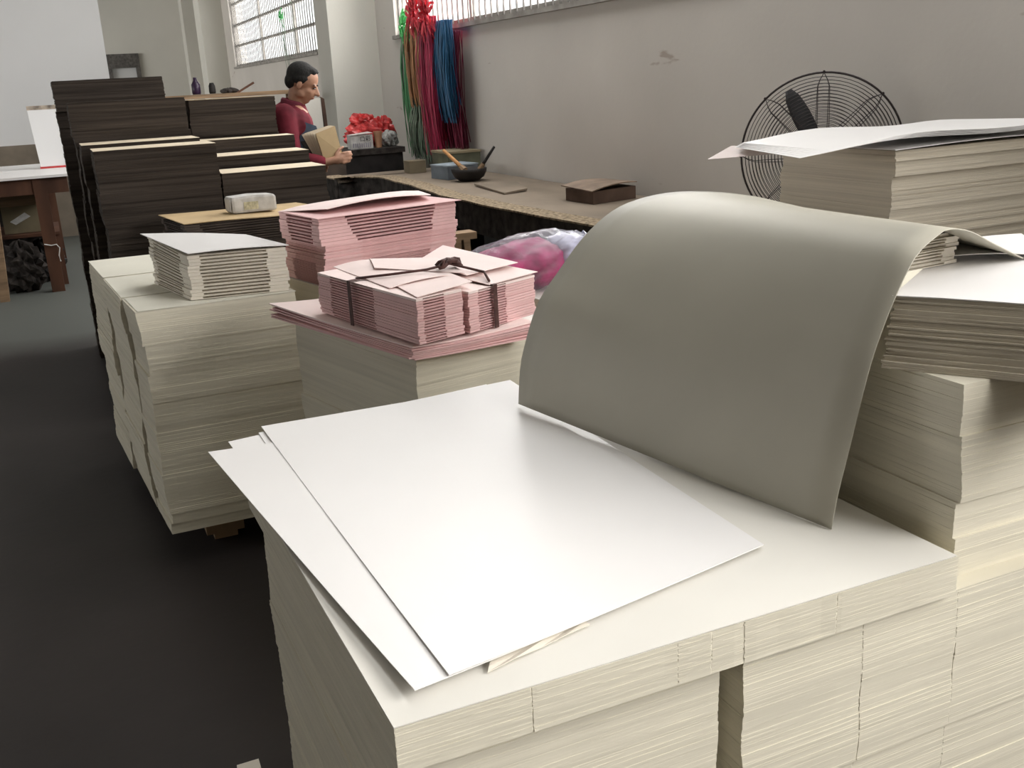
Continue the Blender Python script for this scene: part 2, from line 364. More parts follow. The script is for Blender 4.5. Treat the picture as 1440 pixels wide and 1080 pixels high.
struct('trim_2', MB().box((2.95, 20.6, 0), (WX, 21.3, CZ)), 'wall_dim')
struct('trim_3', MB().box((2.95, 23.0, 0), (WX, 23.5, CZ)), 'wall_dim')

def window(n, y0, y1, z0, z1, rails, mulls, bars, xw=WX, s=1):
    t = thing('window_%d' % n, None, None, (xw, (y0+y1)/2, z0)); t['kind'] = 'structure'
    fr = MB(); x = xw+0.05*s; f = 0.04
    obj('window_frame', MB().box((x, y0, z0), (x+0.06*s, y1, z0+f)), 'frame', t)
    obj('window_frame', MB().box((x, y0, z1-f), (x+0.06*s, y1, z1)), 'frame', t)
    obj('window_frame', MB().box((x, y0, z0+f), (x+0.06*s, y0+f, z1-f)), 'frame', t)
    obj('window_frame', MB().box((x, y1-f, z0+f), (x+0.06*s, y1, z1-f)), 'frame', t)
    for r in rails: obj('rail', MB().box((x+0.005*s, y0+f, r-0.018), (x+0.05*s, y1-f, r+0.018)), 'frame', t)
    for q in mulls: obj('mullion', MB().box((x+0.012*s, q-0.02, z0+f), (x+0.055*s, q+0.02, z1-f)), 'frame', t)
    obj('window_sill', MB().box((xw-0.03*s, y0-0.03, z0-0.035), (xw+0.05*s, y1+0.03, z0)), 'frame', t)
    edges = [z0+f]+list(rails)+[z1-f]; ms = [y0+f]+list(mulls)+[y1-f]
    for i in range(len(ms)-1):
        obj('pane', MB().box((x+0.07*s, ms[i], z0+f), (x+0.075*s, ms[i+1], z1-f)), 'glass', t)
    k = 0; y = y0+0.08
    src = None
    while y < y1-0.03:
        if src is None:
            src = obj('bar', MB().box((xw+0.012*s, y-bars[1], z0), (xw+0.012*s+0.012*s, y+bars[1], z1)), 'metal', t); ysrc = y
        else:
            c = src.copy(); COL.objects.link(c); c.location = (0, y-ysrc, 0)
        y += bars[0]
    return t
window(1, 13.5, 19.85, 1.95, 3.5, (2.31, 2.66, 3.02), (15.05, 17.5), (0.135, 0.006))
window(2, 4.6, 10.28, 1.965, 3.5, (2.75,), (6.5, 8.4), (0.122, 0.0065))
window(3, -4.0, 0.2, 1.95, 3.7, (2.75,), (-1.9,), (0.2, 0.006))
window(5, 15.5, 22.5, 1.6, 3.5, (2.5,), (19.0,), (0.4, 0.006), xw=-6.96, s=-1)  # unseen window, added so light reaches the far wall
window(4, 4.5, 13.5, 1.6, 3.5, (2.5,), (7.5, 10.5), (0.4, 0.006), xw=-6.96, s=-1)
t = thing('window_6', None, None, (2.5, 4.5, CZ)); t['kind'] = 'structure'  # unseen roof opening, added to go with the overhead lamp
obj('pane', MB().box((1.9, -1.5, CZ+.08), (3.1, 10.5, CZ+.09)), 'glass', t)
for k in range(7): obj('glazing_bar', MB().box((1.9, -1.5+2*k-.03, CZ+.03), (3.1, -1.5+2*k+.03, CZ+.08)), 'frame', t)
t = thing('door_1', None, None, (1.81, 25.3, 0)); t['kind'] = 'structure'
obj('door_frame', MB().box((1.47, 25.22, 0), (1.56, 25.4, 2.46)), 'metal', t); obj('door_frame', MB().box((2.07, 25.22, 0), (2.16, 25.4, 2.46)), 'metal', t)
obj('door_frame', MB().box((1.56, 25.22, 2.16), (2.07, 25.4, 2.46)), 'metal', t)
obj('door_leaf', MB().box((1.56, 25.32, 0), (2.07, 25.36, 2.16)), 'wall_white', t)

# ================================================================== PAPER PILES NEARBY
P_, T_ = M['paper'], M['paper_top']
pile('paper_pile', 'near left cream paper pile, its front left corner at the bottom of the view', 'paper pile', (0.218, 0.846), (0.385, 0), (-0.008, 0.69), 0.0, 0.843, P_, None, row=0.003, seed=3, wand=0.0014, jit=0.00010, step=0.0022, cuts=[0, .12, .25, .36, .47, .545, .62, .70, .765, .843], group='cream paper piles in front')
pile('paper_pile', 'near right cream paper pile under the bridging layer, right of the dark gap', 'paper pile', (0.632, 0.843), (1.12, 0), (0, 0.76), 0.0, 0.843, P_, None, row=0.003, seed=5, wand=0.0016, jit=0.00010, step=0.0028, cuts=[0, .1, .2, .31, .42, .50, .56, .64, .71, .765, .843], group='cream paper piles in front', grooves=(.16, .30))
pile('paper_layer', 'thick cream paper layer bridging the two near piles, under the loose white sheets', 'paper pile', (0.213, 0.832), (0.742, 0), (-0.010, 0.765), 0.8435, 0.897, P_, T_, row=0.0025, seed=8, wand=0.0003, jit=0.00006, step=0.0, cuts=[0.8435, 0.897], nx=24, ny=16, grooves=(.2, .44, .50, .56, .74))
pile('paper_pile', 'tall cream paper pile on the right, with rough corner beside the grey curled board', 'paper pile', (0.985, 0.868), (0.78, 0), (0, 0.72), 0.8435, 1.108, P_, None, row=0.003, seed=12, wand=0.0020, jit=0.0002, step=0.0035, cuts=[0.8435, .90, 0.95, 1.04, 1.108], group='cream paper piles in front', nx=14, ny=14)
e1 = Vector((0.55, -0.835)); e2 = Vector((0.835, 0.55)); b0 = Vector((0.956, 0.978))
pile('board_pile', 'beige grey pile of board turned askew on top of the tall right pile', 'paper pile', b0, e1*0.37, e2*0.49, 1.1085, 1.198, M['kraft_edge'], M['sheet'], row=0.0022, seed=15, wand=0.001, jit=0.0012, step=0.003, cuts=[1.1085, 1.124, 1.137, 1.198], nx=16, ny=10, lean=(0.28, 0.185))

# loose white sheets fanned out on the near layer: back-left, front-left, front-right, back-right corners
def bilin(c, n=10, f=None):
    a, b, c2, d = map(Vector, c); g = []
    for i in range(n):
        s_ = i/(n-1); row = []
        for j in range(n):
            q = j/(n-1); p = (b.lerp(c2, s_)).lerp(a.lerp(d, s_), q)
            if f: p = p + Vector((0, 0, f(s_, q)))
            row.append(p)
        g.append(row)
    return g
sheets = [
 ('white loose sheet lowest of the fan, its tip just showing at the back left edge', [(0.205, 1.775, .9), (0.245, 0.93, .9), (0.76, 0.985, .9), (0.735, 1.84, .9)]),
 ('white loose sheet in the fan with a pale corner sticking out at the back right', [(0.262, 1.79, .9), (0.262, 0.91, .9), (0.76, 0.97, .9), (0.787, 1.836, .9)]),
 ('white loose sheet under the top one, its left corner jutting out furthest', [(0.164, 1.731, .9), (0.247, 0.865, .9), (0.758, 0.965, .9), (0.73, 1.66, .9)]),
 ('white loose sheet topmost of the fan, smooth and slightly inset at the left', [(0.272, 1.815, .9), (0.287, 0.872, .9), (0.752, 0.962, .9), (0.745, 1.80, .9)]),
]
for k, (lb, c) in enumerate(sheets):
    zt = 0.9025+0.0015*k
    c = [(p[0], p[1], zt) for p in c]
    g = bilin(c, 12, lambda s_, q, k=k: 0.006*math.sin(math.pi*s_)*math.sin(math.pi*q)*0.3 + (0.006*(1-s_)**3*(1-q)**3) )
    obj('loose_sheet', MB().slab(g, 0.0011, (0, 0, 1)), 'sheet', smooth=False, base=(0.5, 1.3, 0.9), label=lb, cat='sheet', group='loose white sheets on the near pile')
# torn slip under the front edge
mb = MB(); g = bilin([(0.35, 0.905, 0.9015), (0.33, 0.873, 0.9015), (0.47, 0.905, 0.9015), (0.46, 0.935, 0.9015)], 5, lambda s_, q: 0.002*math.sin(7*s_+4*q)**2)
obj('torn_slip', mb.slab(g, 0.0008, (0, 0, 1)), 'cream', base=(0.4, 0.9, 0.9), label='small torn cream slip poking out from under the front sheet edge', cat='paper scrap')

# the big curled grey board
Rr = [(0, 0), (.012, .05), (.030, .103), (.064, .204), (.087, .252), (.117, .300), (.156, .346), (.200, .366), (.227, .372), (.281, .3625), (.349, .335), (.432, .303)]
Ll = [(0, 0), (.005, .045), (.014, .090), (.046, .166), (.070, .200), (.097, .225), (.168, .2885), (.241, .3295), (.315, .346), (.412, .349), (.535, .336), (.65, .315)]
P0 = Vector((0.724, 1.653, 0.914)); P1 = Vector((0.87, 0.966, 0.9)); A_ = Vector((0.207, -0.978, 0)); Uu = Vector((0.978, 0.207, 0))
def smooth_curve(c, n=40):
    cv = []; L = [0]
    for i in range(1, len(c)): L.append(L[-1]+math.hypot(c[i][0]-c[i-1][0], c[i][1]-c[i-1][1]))
    def at(t):
        d = t*L[-1]; i = 0
        while i < len(c)-2 and L[i+1] < d: i += 1
        u = (d-L[i])/(L[i+1]-L[i]); p = [c[max(i-1, 0)], c[i], c[i+1], c[min(i+2, len(c)-1)]]
        return tuple(0.5*((2*p[1][k])+(-p[0][k]+p[2][k])*u+(2*p[0][k]-5*p[1][k]+4*p[2][k]-p[3][k])*u*u+(-p[0][k]+3*p[1][k]-3*p[2][k]+p[3][k])*u**3) for k in (0, 1))
    return [at(i/(n-1)) for i in range(n)]
RR, LL = smooth_curve(Rr), smooth_curve(Ll); NB = 16; grid = []
for j in range(40):
    row = []
    for i in range(NB):
        q = i/(NB-1); base = P0.lerp(P1, q); s_ = LL[j][0]*(1-q)+RR[j][0]*q; h = LL[j][1]*(1-q)+RR[j][1]*q
        row.append(base + Uu*s_ + Vector((0, 0, h)))
    grid.append(row)
obj('curled_board', MB().slab(grid, 0.0016), 'board', smooth=True, base=(0.8, 1.3, 0.91), label='large grey board curled into an arch between the near and the right pile', cat='board')
# folders under the arch
for k in range(9):
    rnd = random.Random(k); ox, oy = 1.035+rnd.uniform(-.006, .006), 1.085+rnd.uniform(-.004, .004)
    obj('folder', folder_mesh((ox, oy), (0.165+rnd.uniform(0, .012), 0.015), (-0.02, 0.12), 1.2015+0.0052*k, 0.0048, 0.008), 'cream', base=(1.12, 1.2, 1.2),
        label='cream paper folder in the small pile beneath the arch of the grey board', cat='folder', group='folders under the curled board')
g = bilin([(1.25, 1.20, 1.2095), (1.20, 1.11, 1.2115), (1.33, 1.035, 1.206), (1.46, 1.20, 1.206)], 8, lambda s_, q: 0.004*math.sin(3*s_))
obj('white_sheet', MB().slab(g, 0.0012, (0, 0, 1)), 'sheet', base=(1.3, 1.1, 1.2), label='bright white sheet lying askew at the right under the end of the curled board', cat='sheet')

# ================================================================== PILE AND FAN BEHIND, RIGHT
pile('board_pile', 'tall beige pile of board in front of the fan, bright curling sheets on top', 'paper pile', (2.2, 2.255), (0.8, 0), (0.0, 0.5), 0.0, 1.243, M['kraft_edge'], None, row=0.007, seed=21, wand=0.002, jit=0.0012, step=0.004, cuts=[0, .2, .4, .6, .75, .88, .965, 1.06, 1.17, 1.243])
def topsheet(lb, c, t, f, mt='sheet'):
    obj('top_sheet', MB().slab(bilin(c, 14, f), t, (0, 0, 1)), mt, base=(2.5, 2.5, 1.25), label=lb, cat='sheet', group='white sheets on the beige pile by the fan')
for k in range(6):
    d = 0.011*k
    topsheet('white sheet with drooping left corner on the beige pile by the fan' if k < 5 else 'topmost bright sheet curling up on the beige pile by the fan',
      [(1.875+d*.3, 2.565-d*.2, 1.267+.0022*k), (1.845+d*2.0, 2.235+d*.2, 1.252+.0022*k), (2.98, 2.235+d*.1, 1.275+.0022*k), (2.98, 2.78, 1.262+.0022*k)], 0.0011,
      lambda s_, q, d=d: 0.020*math.sin(math.pi*min(1, s_*1.25))**2 + 0.006*math.sin(9*s_))
topsheet('thin white sheet lowest on the beige pile, below the curled sheets', [(2.21, 2.74, 1.2475), (2.19, 2.24, 1.2475), (2.99, 2.24, 1.2475), (2.99, 2.74, 1.2475)], 0.002, lambda s_, q: 0.008*math.sin(math.pi*s_)*(1-q))
g = bilin([(1.90, 2.62, 1.2665), (1.80, 2.60, 1.235), (1.92, 2.40, 1.252), (1.97, 2.46, 1.2665)], 6)
obj('film_scrap', MB().slab(g, 0.0008, (0, 0, 1)), 'film_pink', base=(1.9, 2.5, 1.25), label='thin see-through pinkish film corner hanging off the left of the sheets by the fan', cat='film')

def make_fan():
    c = Vector((3.03, 3.53, 1.118)); ax = Vector((-0.62, -0.78, 0.0)).normalized(); R = 0.333
    u = ax.cross(Vector((0, 0, 1))).normalized(); v = Vector((0, 0, 1)) 
    t = thing('pedestal_fan', 'large black wire cage fan standing by the wall behind the beige pile', 'fan', (c.x, c.y, 0))
    def dome(side, name):
        mb = MB(); prof = lambda r: side*(0.085*(1-(r/R)**2.6))
        n = 24
        for k in range(1, n+1):
            r = R*k/n; mb.ring(c+ax*prof(r), u, v, r, 0.0013, 56, 4)
        return mb, prof
    for side in (1, -1):
        mb, prof = dome(side, '')
        obj('cage_wires', mb, 'fan', t, kind='stuff')
        for k in range(8):
            a0 = math.pi*2*k/8 + 0.0 + math.pi/2
            for da in (-1, 1):
                pts = []
                for q in range(12):
                    r = R*(0.12+0.88*q/11); wdt = 0.024*min(1, (R-r)/(0.045)+0.05) ; a = a0 + da*wdt/max(r, .05)*(1.0)
                    pts.append(c+ax*(prof(r)+side*0.002)+(u*math.cos(a)+v*math.sin(a))*r)
                obj('cage_rib', MB().tube(pts, 0.0016, 5), 'fan', t)
    obj('cage_rim', MB().ring(c, u, v, R+0.003, 0.0045, 72, 8), 'fan', t, smooth=True)
    for k in range(8):
        a = math.pi*2*k/8+math.pi/2; p = c+(u*math.cos(a)+v*math.sin(a))*(R+0.006)
        obj('clip', MB().tube([p-ax*0.012, p-ax*0.006, p+ax*0.006, p+ax*0.012], 0.006, 6), 'fan', t)
    hub = obj('hub', MB().tube([c-ax*0.03, c-ax*0.02, c+ax*0.03, c+ax*0.045], 0.045, 18, 0.6), 'blade', t, smooth=False)
    obj('motor', MB().tube([c-ax*0.20, c-ax*0.17, c-ax*0.09, c-ax*0.04], 0.07, 20, 0.9), 'blade', t)
    for k, a in enumerate((math.radians(62), math.radians(182), math.radians(302))):
        # u points to the viewer's left
        d = u*math.cos(a)+v*math.sin(a); e = (ax.cross(d)).normalized(); gr = []
        for i in range(8):
            q = i/7; r = 0.04+0.265*q; wdt = 0.030+0.034*math.sin(math.pi*min(1, q*0.95+0.05))**0.7 if q < 0.93 else 0.02
            row = []
            for j in range(5):
                s_ = (j/4-0.5)*2; row.append(c+ax*(0.005+0.02*s_)+d*r+e*s_*wdt*0.62)
            gr.append(row)
        obj('blade', MB().slab(gr, 0.002), 'blade', hub, smooth=True)
    b = Vector((c.x, c.y, 0))-ax*0.13
    obj('pole', MB().tube([b+Vector((0, 0, 0.03)), b+Vector((0, 0, 0.6)), b+Vector((0, 0, 1.13))], 0.016, 12), 'fan', t)
    obj('base', MB().loft([[b+Vector((r*math.cos(a), r*math.sin(a), z)) for a in [2*math.pi*i/24 for i in range(24)]] for r, z in ((0.19, 0.001), (0.2, 0.012), (0.17, 0.028), (0.04, 0.05), (0.022, 0.09))]), 'fan', t)
make_fan()

# ================================================================== LEFT PAPER PILE ON A PALLET
t = thing('pallet', 'worn wooden pallet under the left cream paper pile', 'pallet', (0.4, 3.85, 0))
for x in (0.345, 0.62): obj('runner', MB().box((x-.04, 3.42, 0.0), (x+.04, 4.3, 0.02)), 'wood_pale', t)
for x in (0.345, 0.62):
    for y in (3.47, 3.83, 4.2): obj('block', MB().box((x-.065, y-.05, 0.02), (x+.065, y+.05, 0.105)), 'wood_pale', t)
for y in (3.42, 3.62, 3.85, 4.05, 4.25): obj('deck_board', MB().box((0.26, y-.045, 0.105), (0.69, y+.045, 0.118)), 'wood_pale', t)
def sag(a, b): return 0
pile('paper_pile', 'left cream paper pile facing the aisle with white folders on top', 'paper pile', (0.163, 3.262), (0.495, 0.002), (-0.021, 0.262), 0.118, 0.868, P_, M['paper_shaded'], row=0.006, seed=31, wand=0.0035, jit=0.0003, step=0.004, cuts=[.118, .155, .19, .33, .47, .57, .66, .76, .868], nx=12)
pile('paper_pile', 'narrow cream paper pile in the middle of the left row', 'paper pile', (0.133, 3.532), (0.52, 0.002), (-0.03, 0.44), 0.118, 0.870, P_, M['paper_shaded'], row=0.006, seed=33, wand=0.004, jit=0.0005, step=0.004, bands=6)
pile('paper_pile', 'rearmost cream paper pile of the left row next to the dark boards', 'paper pile', (0.100, 3.98), (0.54, 0.002), (-0.034, 0.47), 0.118, 0.872, P_, M['paper_shaded'], row=0.006, seed=36, wand=0.004, jit=0.0005, step=0.004, bands=6)

# white folders on the left pile
fx, fy = Vector((0.305, -0.042)), Vector((-0.075, 0.40))
for k in range(13):
    rnd = random.Random(100+k); z = 0.8722+0.0108*k; q = k/12; o = Vector((0.335, 3.325))+Vector((rnd.uniform(-.004, .004)+0.004*q, rnd.uniform(-.004, .004)+0.01*q))
    last = k == 12
    lift = (lambda a, b, q=q: 0.026*q*b**1.5*(1-a)**1.2)
    obj('folder', folder_mesh(o, fx, fy*(1+0.06*q), z, 0.0102, 0.02, 0.12, 0.80, lift), 'cream', base=(0.45, 3.5, 0.87),
        label='white paper folder in the pile on the left cream paper pile', cat='folder', group='white folders on the left pile')
g = bilin([(0.238, 3.765, 1.046), (0.342, 3.325, 1.022), (0.655, 3.288, 1.019), (0.585, 3.68, 1.016)], 10, lambda s_, q: 0.004*math.sin(math.pi*s_))
obj('folder', MB().slab(g, 0.002, (0, 0, 1)), 'sheet', base=(0.45, 3.5, 1.02), label='bright white folder topmost of the pile on the left, flap raised at its left tip', cat='folder', group='white folders on the left pile')
g = bilin([(0.40, 3.57, 1.0300), (0.43, 3.50, 1.0275), (0.475, 3.455, 1.0275), (0.45, 3.52, 1.0295)], 3)
obj('faint_print', MB().slab(g, 0.0004, (0, 0, 1)), mat('faded_pink_print', (0.72, 0.66, 0.69), 0.6, 0.02), base=(0.45, 3.5, 1.03), label='faint pinkish printed slip on the topmost white folder', cat='slip') if False else None

# ================================================================== MIDDLE PILES AND PINK PAPER
pile('paper_pile', 'middle cream paper pile under the pink folders', 'paper pile', (0.738, 2.315), (0.52, 0.10), (-0.155, 0.66), 0.0, 0.853, M['paper'], T_, row=0.006, seed=41, wand=0.002, jit=0.0004, step=0.003, bands=7)
pile('paper_pile', 'cream paper pile at the back under the tall pink pile', 'paper pile', (0.755, 3.235), (0.56, 0.13), (-0.075, 0.33), 0.0, 0.868, M['paper'], T_, row=0.006, seed=43, wand=0.0015, jit=0.0005, step=0.002, bands=6)

base_c = [(0.528, 3.0), (0.722, 2.283), (1.06, 2.305), (0.93, 3.02)]
for k in range(7):
    rnd = random.Random(200+k); z = 0.8565+0.0046*k; j = lambda: rnd.uniform(-.01, .01)
    c = [(p[0]+j(), p[1]+j(), z) for p in base_c]
    g = bilin(c, 10, lambda s_, q, k=k: 0.012*(1-s_)**2*(q**2)*(k/6) + 0.010*s_**3*(1-q)*(k/6) - 0.001*math.sin(5*s_))
    obj('pink_folder', MB().slab(g, 0.0036, (0, 0, 1)), 'pink' if k < 6 else 'pink_light', base=(0.8, 2.6, 0.86), label='large flat pink folder lying under the two strapped bundles', cat='folder', group='large pink folders on the middle pile')

def bundle(o, ex, ey, n, z0, dz, lb, seed, strap_at, zf=None):
    t = thing('folder_bundle', lb, 'bundle', (o[0], o[1], z0), 'strapped pink folder bundles')
    O = Vector(o); EX = Vector(ex); EY = Vector(ey)
    for k in range(n):
        rnd = random.Random(seed+k); oo = O+Vector((rnd.uniform(-.002, .002), rnd.uniform(-.002, .002)))
        obj('folder', folder_mesh(oo, EX, EY*(1+rnd.uniform(-.01, .01)), z0+dz*k, dz*0.88, 0.016, 0.14, 0.55 if seed > 350 else 0.6), 'pink' if k < n-1 else 'pink_light', t)
    zt = z0+dz*n
    # strap across: front face, top, back face
    for (a, u_, L_, inn) in strap_at:
        n_ = Vector((-u_.y, u_.x)).normalized()
    return t, zt
zb = 0.8935
tA, ztA = bundle((0.737, 2.262), (0.135, 0.045), (-0.112, 0.53), 16, zb, 0.0071, 'left strapped bundle of pink folders, dark strap and knotted cord on top', 300, [])
tB, ztB = bundle((0.884, 2.298), (0.228, 0.098), (-0.13, 0.40), 16, zb, 0.0066, 'right strapped bundle of pink folders, dark strap on its front face', 400, [])
def strap(t, pts, wdir, wdt):
    gr = [[Vector(p)-Vector(wdir)*wdt/2 for p in pts], [Vector(p)+Vector(wdir)*wdt/2 for p in pts]]
    obj('strap', MB().slab(gr, 0.0018), 'cord', t)
# left bundle strap runs across its long left face
lf = Vector((-0.118, 0.53)); p0 = Vector((0.737, 2.262)) + lf*0.60; nx_ = Vector((-0.008, -0.002))
a = p0+nx_; b = p0+Vector((0.135, 0.045))-nx_
strap(tA, [(a.x, a.y, zb-.003), (a.x, a.y, ztA+.003), (b.x, b.y, ztA+.003), (b.x, b.y, zb-.003)], (lf.normalized().x, lf.normalized().y, 0), 0.017)
rf = Vector((0.228, 0.098)); p0 = Vector((0.884, 2.298)) + rf*0.36; n2 = Vector((0.003, -0.009)); bk = Vector((-0.13, 0.40))
a = p0+n2; b = p0+bk-n2
strap(tB, [(a.x, a.y, zb-.003), (a.x, a.y, ztB+.004), (b.x, b.y, ztB+.004), (b.x, b.y, zb-.003)], (rf.normalized().x, rf.normalized().y, 0), 0.014)
# raised flaps over the bundle tops
def flap(t, c, mt='pink_light', f=None): obj('flap', MB().slab(bilin(c, 6, f), 0.0016, (0, 0, 1)), mt, t)
zt = ztA
flap(tA, [(0.685, 2.84, zt+.001), (0.722, 2.42, zt+.003), (0.90, 2.44, zt+.012), (0.83, 2.86, zt+.004)], f=lambda s_, q: 0.006*math.sin(math.pi*s_))
flap(tA, [(0.80, 2.86, zt+.008), (0.755, 2.66, zt+.016), (0.93, 2.43, zt+.014), (0.95, 2.70, zt+.016)], f=lambda s_, q: 0.004*math.sin(math.pi*q))
flap(tA, [(0.745, 2.50, zt+.004), (0.742, 2.268, zt+.003), (0.91, 2.33, zt+.010), (0.90, 2.50, zt+.013)])
flap(tB, [(0.90, 2.72, zt+.010), (0.93, 2.42, zt+.010), (1.10, 2.47, zt+.016), (1.03, 2.86, zt+.022)])
flap(tB, [(0.90, 2.52, zt+.004), (0.955, 2.330, ztB+.004), (1.125, 2.40, ztB+.006), (1.05, 2.60, zt+.008)])
# cord from strap to strap with a chunky knot
kc = Vector((0.915, 2.50, ztA+0.030))
cordA = obj('cord', MB().tube([(0.685, 2.60, ztA+.004), (0.76, 2.53, ztA+.016), (0.85, 2.50, ztA+.022), kc, (0.98, 2.42, ztB+.020), (0.962, 2.345, ztB+.010)], 0.0035, 7), 'cord', tA, smooth=True)
mb = MB()
for k in range(16):
    a = k*2.4; pass
pts = [kc+Vector((0.028*math.cos(a*0.9)*(1+0.2*math.sin(3*a)), 0.016*math.sin(a*1.3), 0.002+0.008*math.sin(a*1.7))) for a in [i*0.45 for i in range(46)]]
obj('knot', mb.tube(pts, 0.0052, 7), 'cord', cordA, smooth=True)

# the tall pink pile
fx, fy = Vector((0.505, 0.125)), Vector((-0.065, 0.30))
z = 0.8705; NP = 38
for k in range(NP):
    rnd = random.Random(500+k); q = k/(NP-1)
    pit, gp, a0, a1, e, so = (0.0046, 0.009, 0.20, 0.80, 1, 0) if k < 16 else ((0.0046, 0.0015, 0.26, 0.8, 1, 0) if k < 30 else (0.0112, 0.035, 0.25-.01*(k-30), 0.80+.006*(k-30), 1.035, -0.014))
    o = Vector((0.758, 3.245))+Vector((rnd.uniform(-.003, .003)-0.004*math.sin(q*5)+so, rnd.uniform(-.003, .003)-0.006*q))
    obj('pink_folder', folder_mesh(o, fx*e*(1+rnd.uniform(-.006, .006)), fy, z, pit*.93, gp, a0, a1), 'pink', base=(1.0, 3.4, 0.87),
        label='pale pink paper folder in the tall pile behind the strapped bundles', cat='folder', group='pink folders in the tall pile')
    z += pit
zt = z
g = bilin([(0.685, 3.53, zt+.003), (0.742, 3.222, zt+.002), (1.285, 3.345, zt+.002), (1.20, 3.66, zt+.004)], 10)
obj('pink_folder', MB().slab(g, 0.002, (0, 0, 1)), 'pink', base=(1, 3.4, 1.1), label='pink folder second from the top of the tall pile, its flap half open', cat='folder', group='pink folders in the tall pile')
g = bilin([(0.68, 3.54, zt+.014), (0.80, 3.32, zt+.020), (1.20, 3.42, zt+.022), (1.25, 3.70, zt+.022)], 10, lambda s_, q: 0.012*math.sin(math.pi*s_)*(1-q) - 0.012*(abs(s_-.5)*2)**4*q)
obj('pink_folder', MB().slab(g, 0.0022, (0, 0, 1)), 'pink_light', base=(1, 3.4, 1.12), label='topmost pink folder of the tall pile, gaping open like a roof', cat='folder', group='pink folders in the tall pile')
for s0, s1 in (((0.68, 3.54, zt+.012), (0.745, 3.225, zt+.004)), ((1.25, 3.69, zt+.016), (1.285, 3.35, zt+.004))):
    pass

# plastic bag of crumpled magenta paper
def bag():
    t = thing('plastic_bag', 'clear plastic bag stuffed with magenta tissue lying behind the pink bundles', 'bag', (1.35, 2.95, 0.87))
    mb = MB(); rnd = random.Random(4); rings = []
    c = Vector((1.325, 2.95, 0.918)); n = 40
    prof = [(-0.25, 0.006), (-0.235, 0.03), (-0.19, 0.06), (-0.13, 0.085), (-0.06, 0.10), (0.01, 0.102), (0.07, 0.098), (0.11, 0.07), (0.13, 0.02)]
    axd = Vector((0.97, -0.05, 0.10)).normalized(); sd = Vector((0, 1, 0)); 
    def shell(prof, k, jit, vs=1.0):
        rings = []
        for s_, r in prof:
            ring = []
            for i in range(n):
                a = 2*math.pi*i/n; w_ = 1+jit*math.sin(a*5+s_*20)+jit*.8*math.sin(a*11+s_*47)+rnd.uniform(-jit, jit)*.5
                p = c+axd*s_+sd*(r*1.5*k*w_*math.cos(a))+Vector((0, 0, 1))*(r*0.86*k*vs*w_*math.sin(a)); ring.append(p)
            rings.append(ring)
        return rings
    def dense(p, m=5):
        out = []
        for i in range(len(p)-1):
            for j in range(m): q = j/m; out.append((p[i][0]*(1-q)+p[i+1][0]*q, p[i][1]*(1-q)+p[i+1][1]*q))
        return out+[p[-1]]
    obj('magenta_tissue', MB().loft(shell(dense(prof), 0.88, 0.05)), mat('magenta_tissue', (0.34, 0.018, 0.11), 0.6, 0.35, (14, 14, 14), 0.5, (25, 25, 25)), t, smooth=True)
    p2 = [(-0.262, 0.006), (-0.235, 0.04), (-0.19, 0.068), (-0.13, 0.094), (-0.06, 0.108), (0.02, 0.110), (0.09, 0.108), (0.15, 0.100), (0.20, 0.085), (0.235, 0.06)]
    obj('clear_film', MB().loft(shell(dense(p2), 1.0, 0.055), cap=False), 'film', t, smooth=True)
    p3 = [(0.225, 0.075), (0.245, 0.05), (0.262, 0.045)]
    obj('gathered_mouth', MB().loft(shell(dense(p3, 3), 1.0, 0.16), cap=False), mat('bag_mouth', (0.6, 0.62, 0.72), 0.35, 0.1, (30, 30, 30)), t, smooth=True)
    obj('crumpled_lining', MB().loft(shell(dense([(0.08, 0.02), (0.12, 0.08), (0.18, 0.09), (0.225, 0.06), (0.235, 0.02)]), 0.9, 0.10)), mat('pale_lilac_film', (0.46, 0.46, 0.60), 0.4, 0.2, (14, 14, 14), 0.5, (25, 25, 25)), t, smooth=True)
bag()
pile('paper_pile', 'cream paper pile behind the middle pile, carrying the plastic bag', 'paper pile', (1.30, 2.40), (0.42, 0.0), (-0.03, 0.82), 0.0, 0.845, P_, T_, row=0.01, seed=47, wand=0.002, jit=0.001, step=0.004, bands=5)

# ================================================================== DARK BOARD STACKS
D_ = M['dark']; K_ = M['kraft_light']
def dark(lb, x0, x1, y, dep, z1, seed, bands=6, top='kraft_light', shear=0.0, lean=(0, 0), row=0.007):
    return pile('board_stack', lb, 'board stack', (x0, y), (x1-x0, 0.0), (shear, dep), 0.0, z1, D_, M[top] if top else None, bands=bands, row=row, seed=seed, wand=0.003, jit=0.0009, step=0.005, lean=lean, group='dark board stacks', topname='top_board', bname='board_bundle')
dark('dark board stack with a tan top edge, nearest and tallest of the front row', 0.178, 0.735, 5.15, 0.33, 1.272, 61, 7, lean=(0.0, 0))
dark('low dark board stack right of the nearest one, with tan top', 0.745, 1.262, 5.16, 0.30, 1.124, 63, 6)
dark('dark board stack with tan top behind the low right one', 0.763, 1.266, 5.52, 0.30, 1.186, 65, 6)
dark('dark board stack peeking out left, just behind the nearest tall one', 0.142, 0.712, 5.52, 0.34, 1.288, 67, 7)
dark('dark board stack with tan top directly in front of the man', 0.756, 1.272, 5.86, 0.21, 1.256, 69, 6)
dark('tall dark board stack second from the back on the left', 0.125, 0.714, 5.90, 0.36, 1.490, 71, 8, top='dark')
dark('tall dark board stack in the back row beside the man', 0.752, 1.236, 6.12, 0.32, 1.470, 73, 8, top='kraft')
dark('rearmost and tallest dark board stack at the far left', 0.072, 0.664, 6.45, 0.38, 1.612, 75, 9, top='dark')

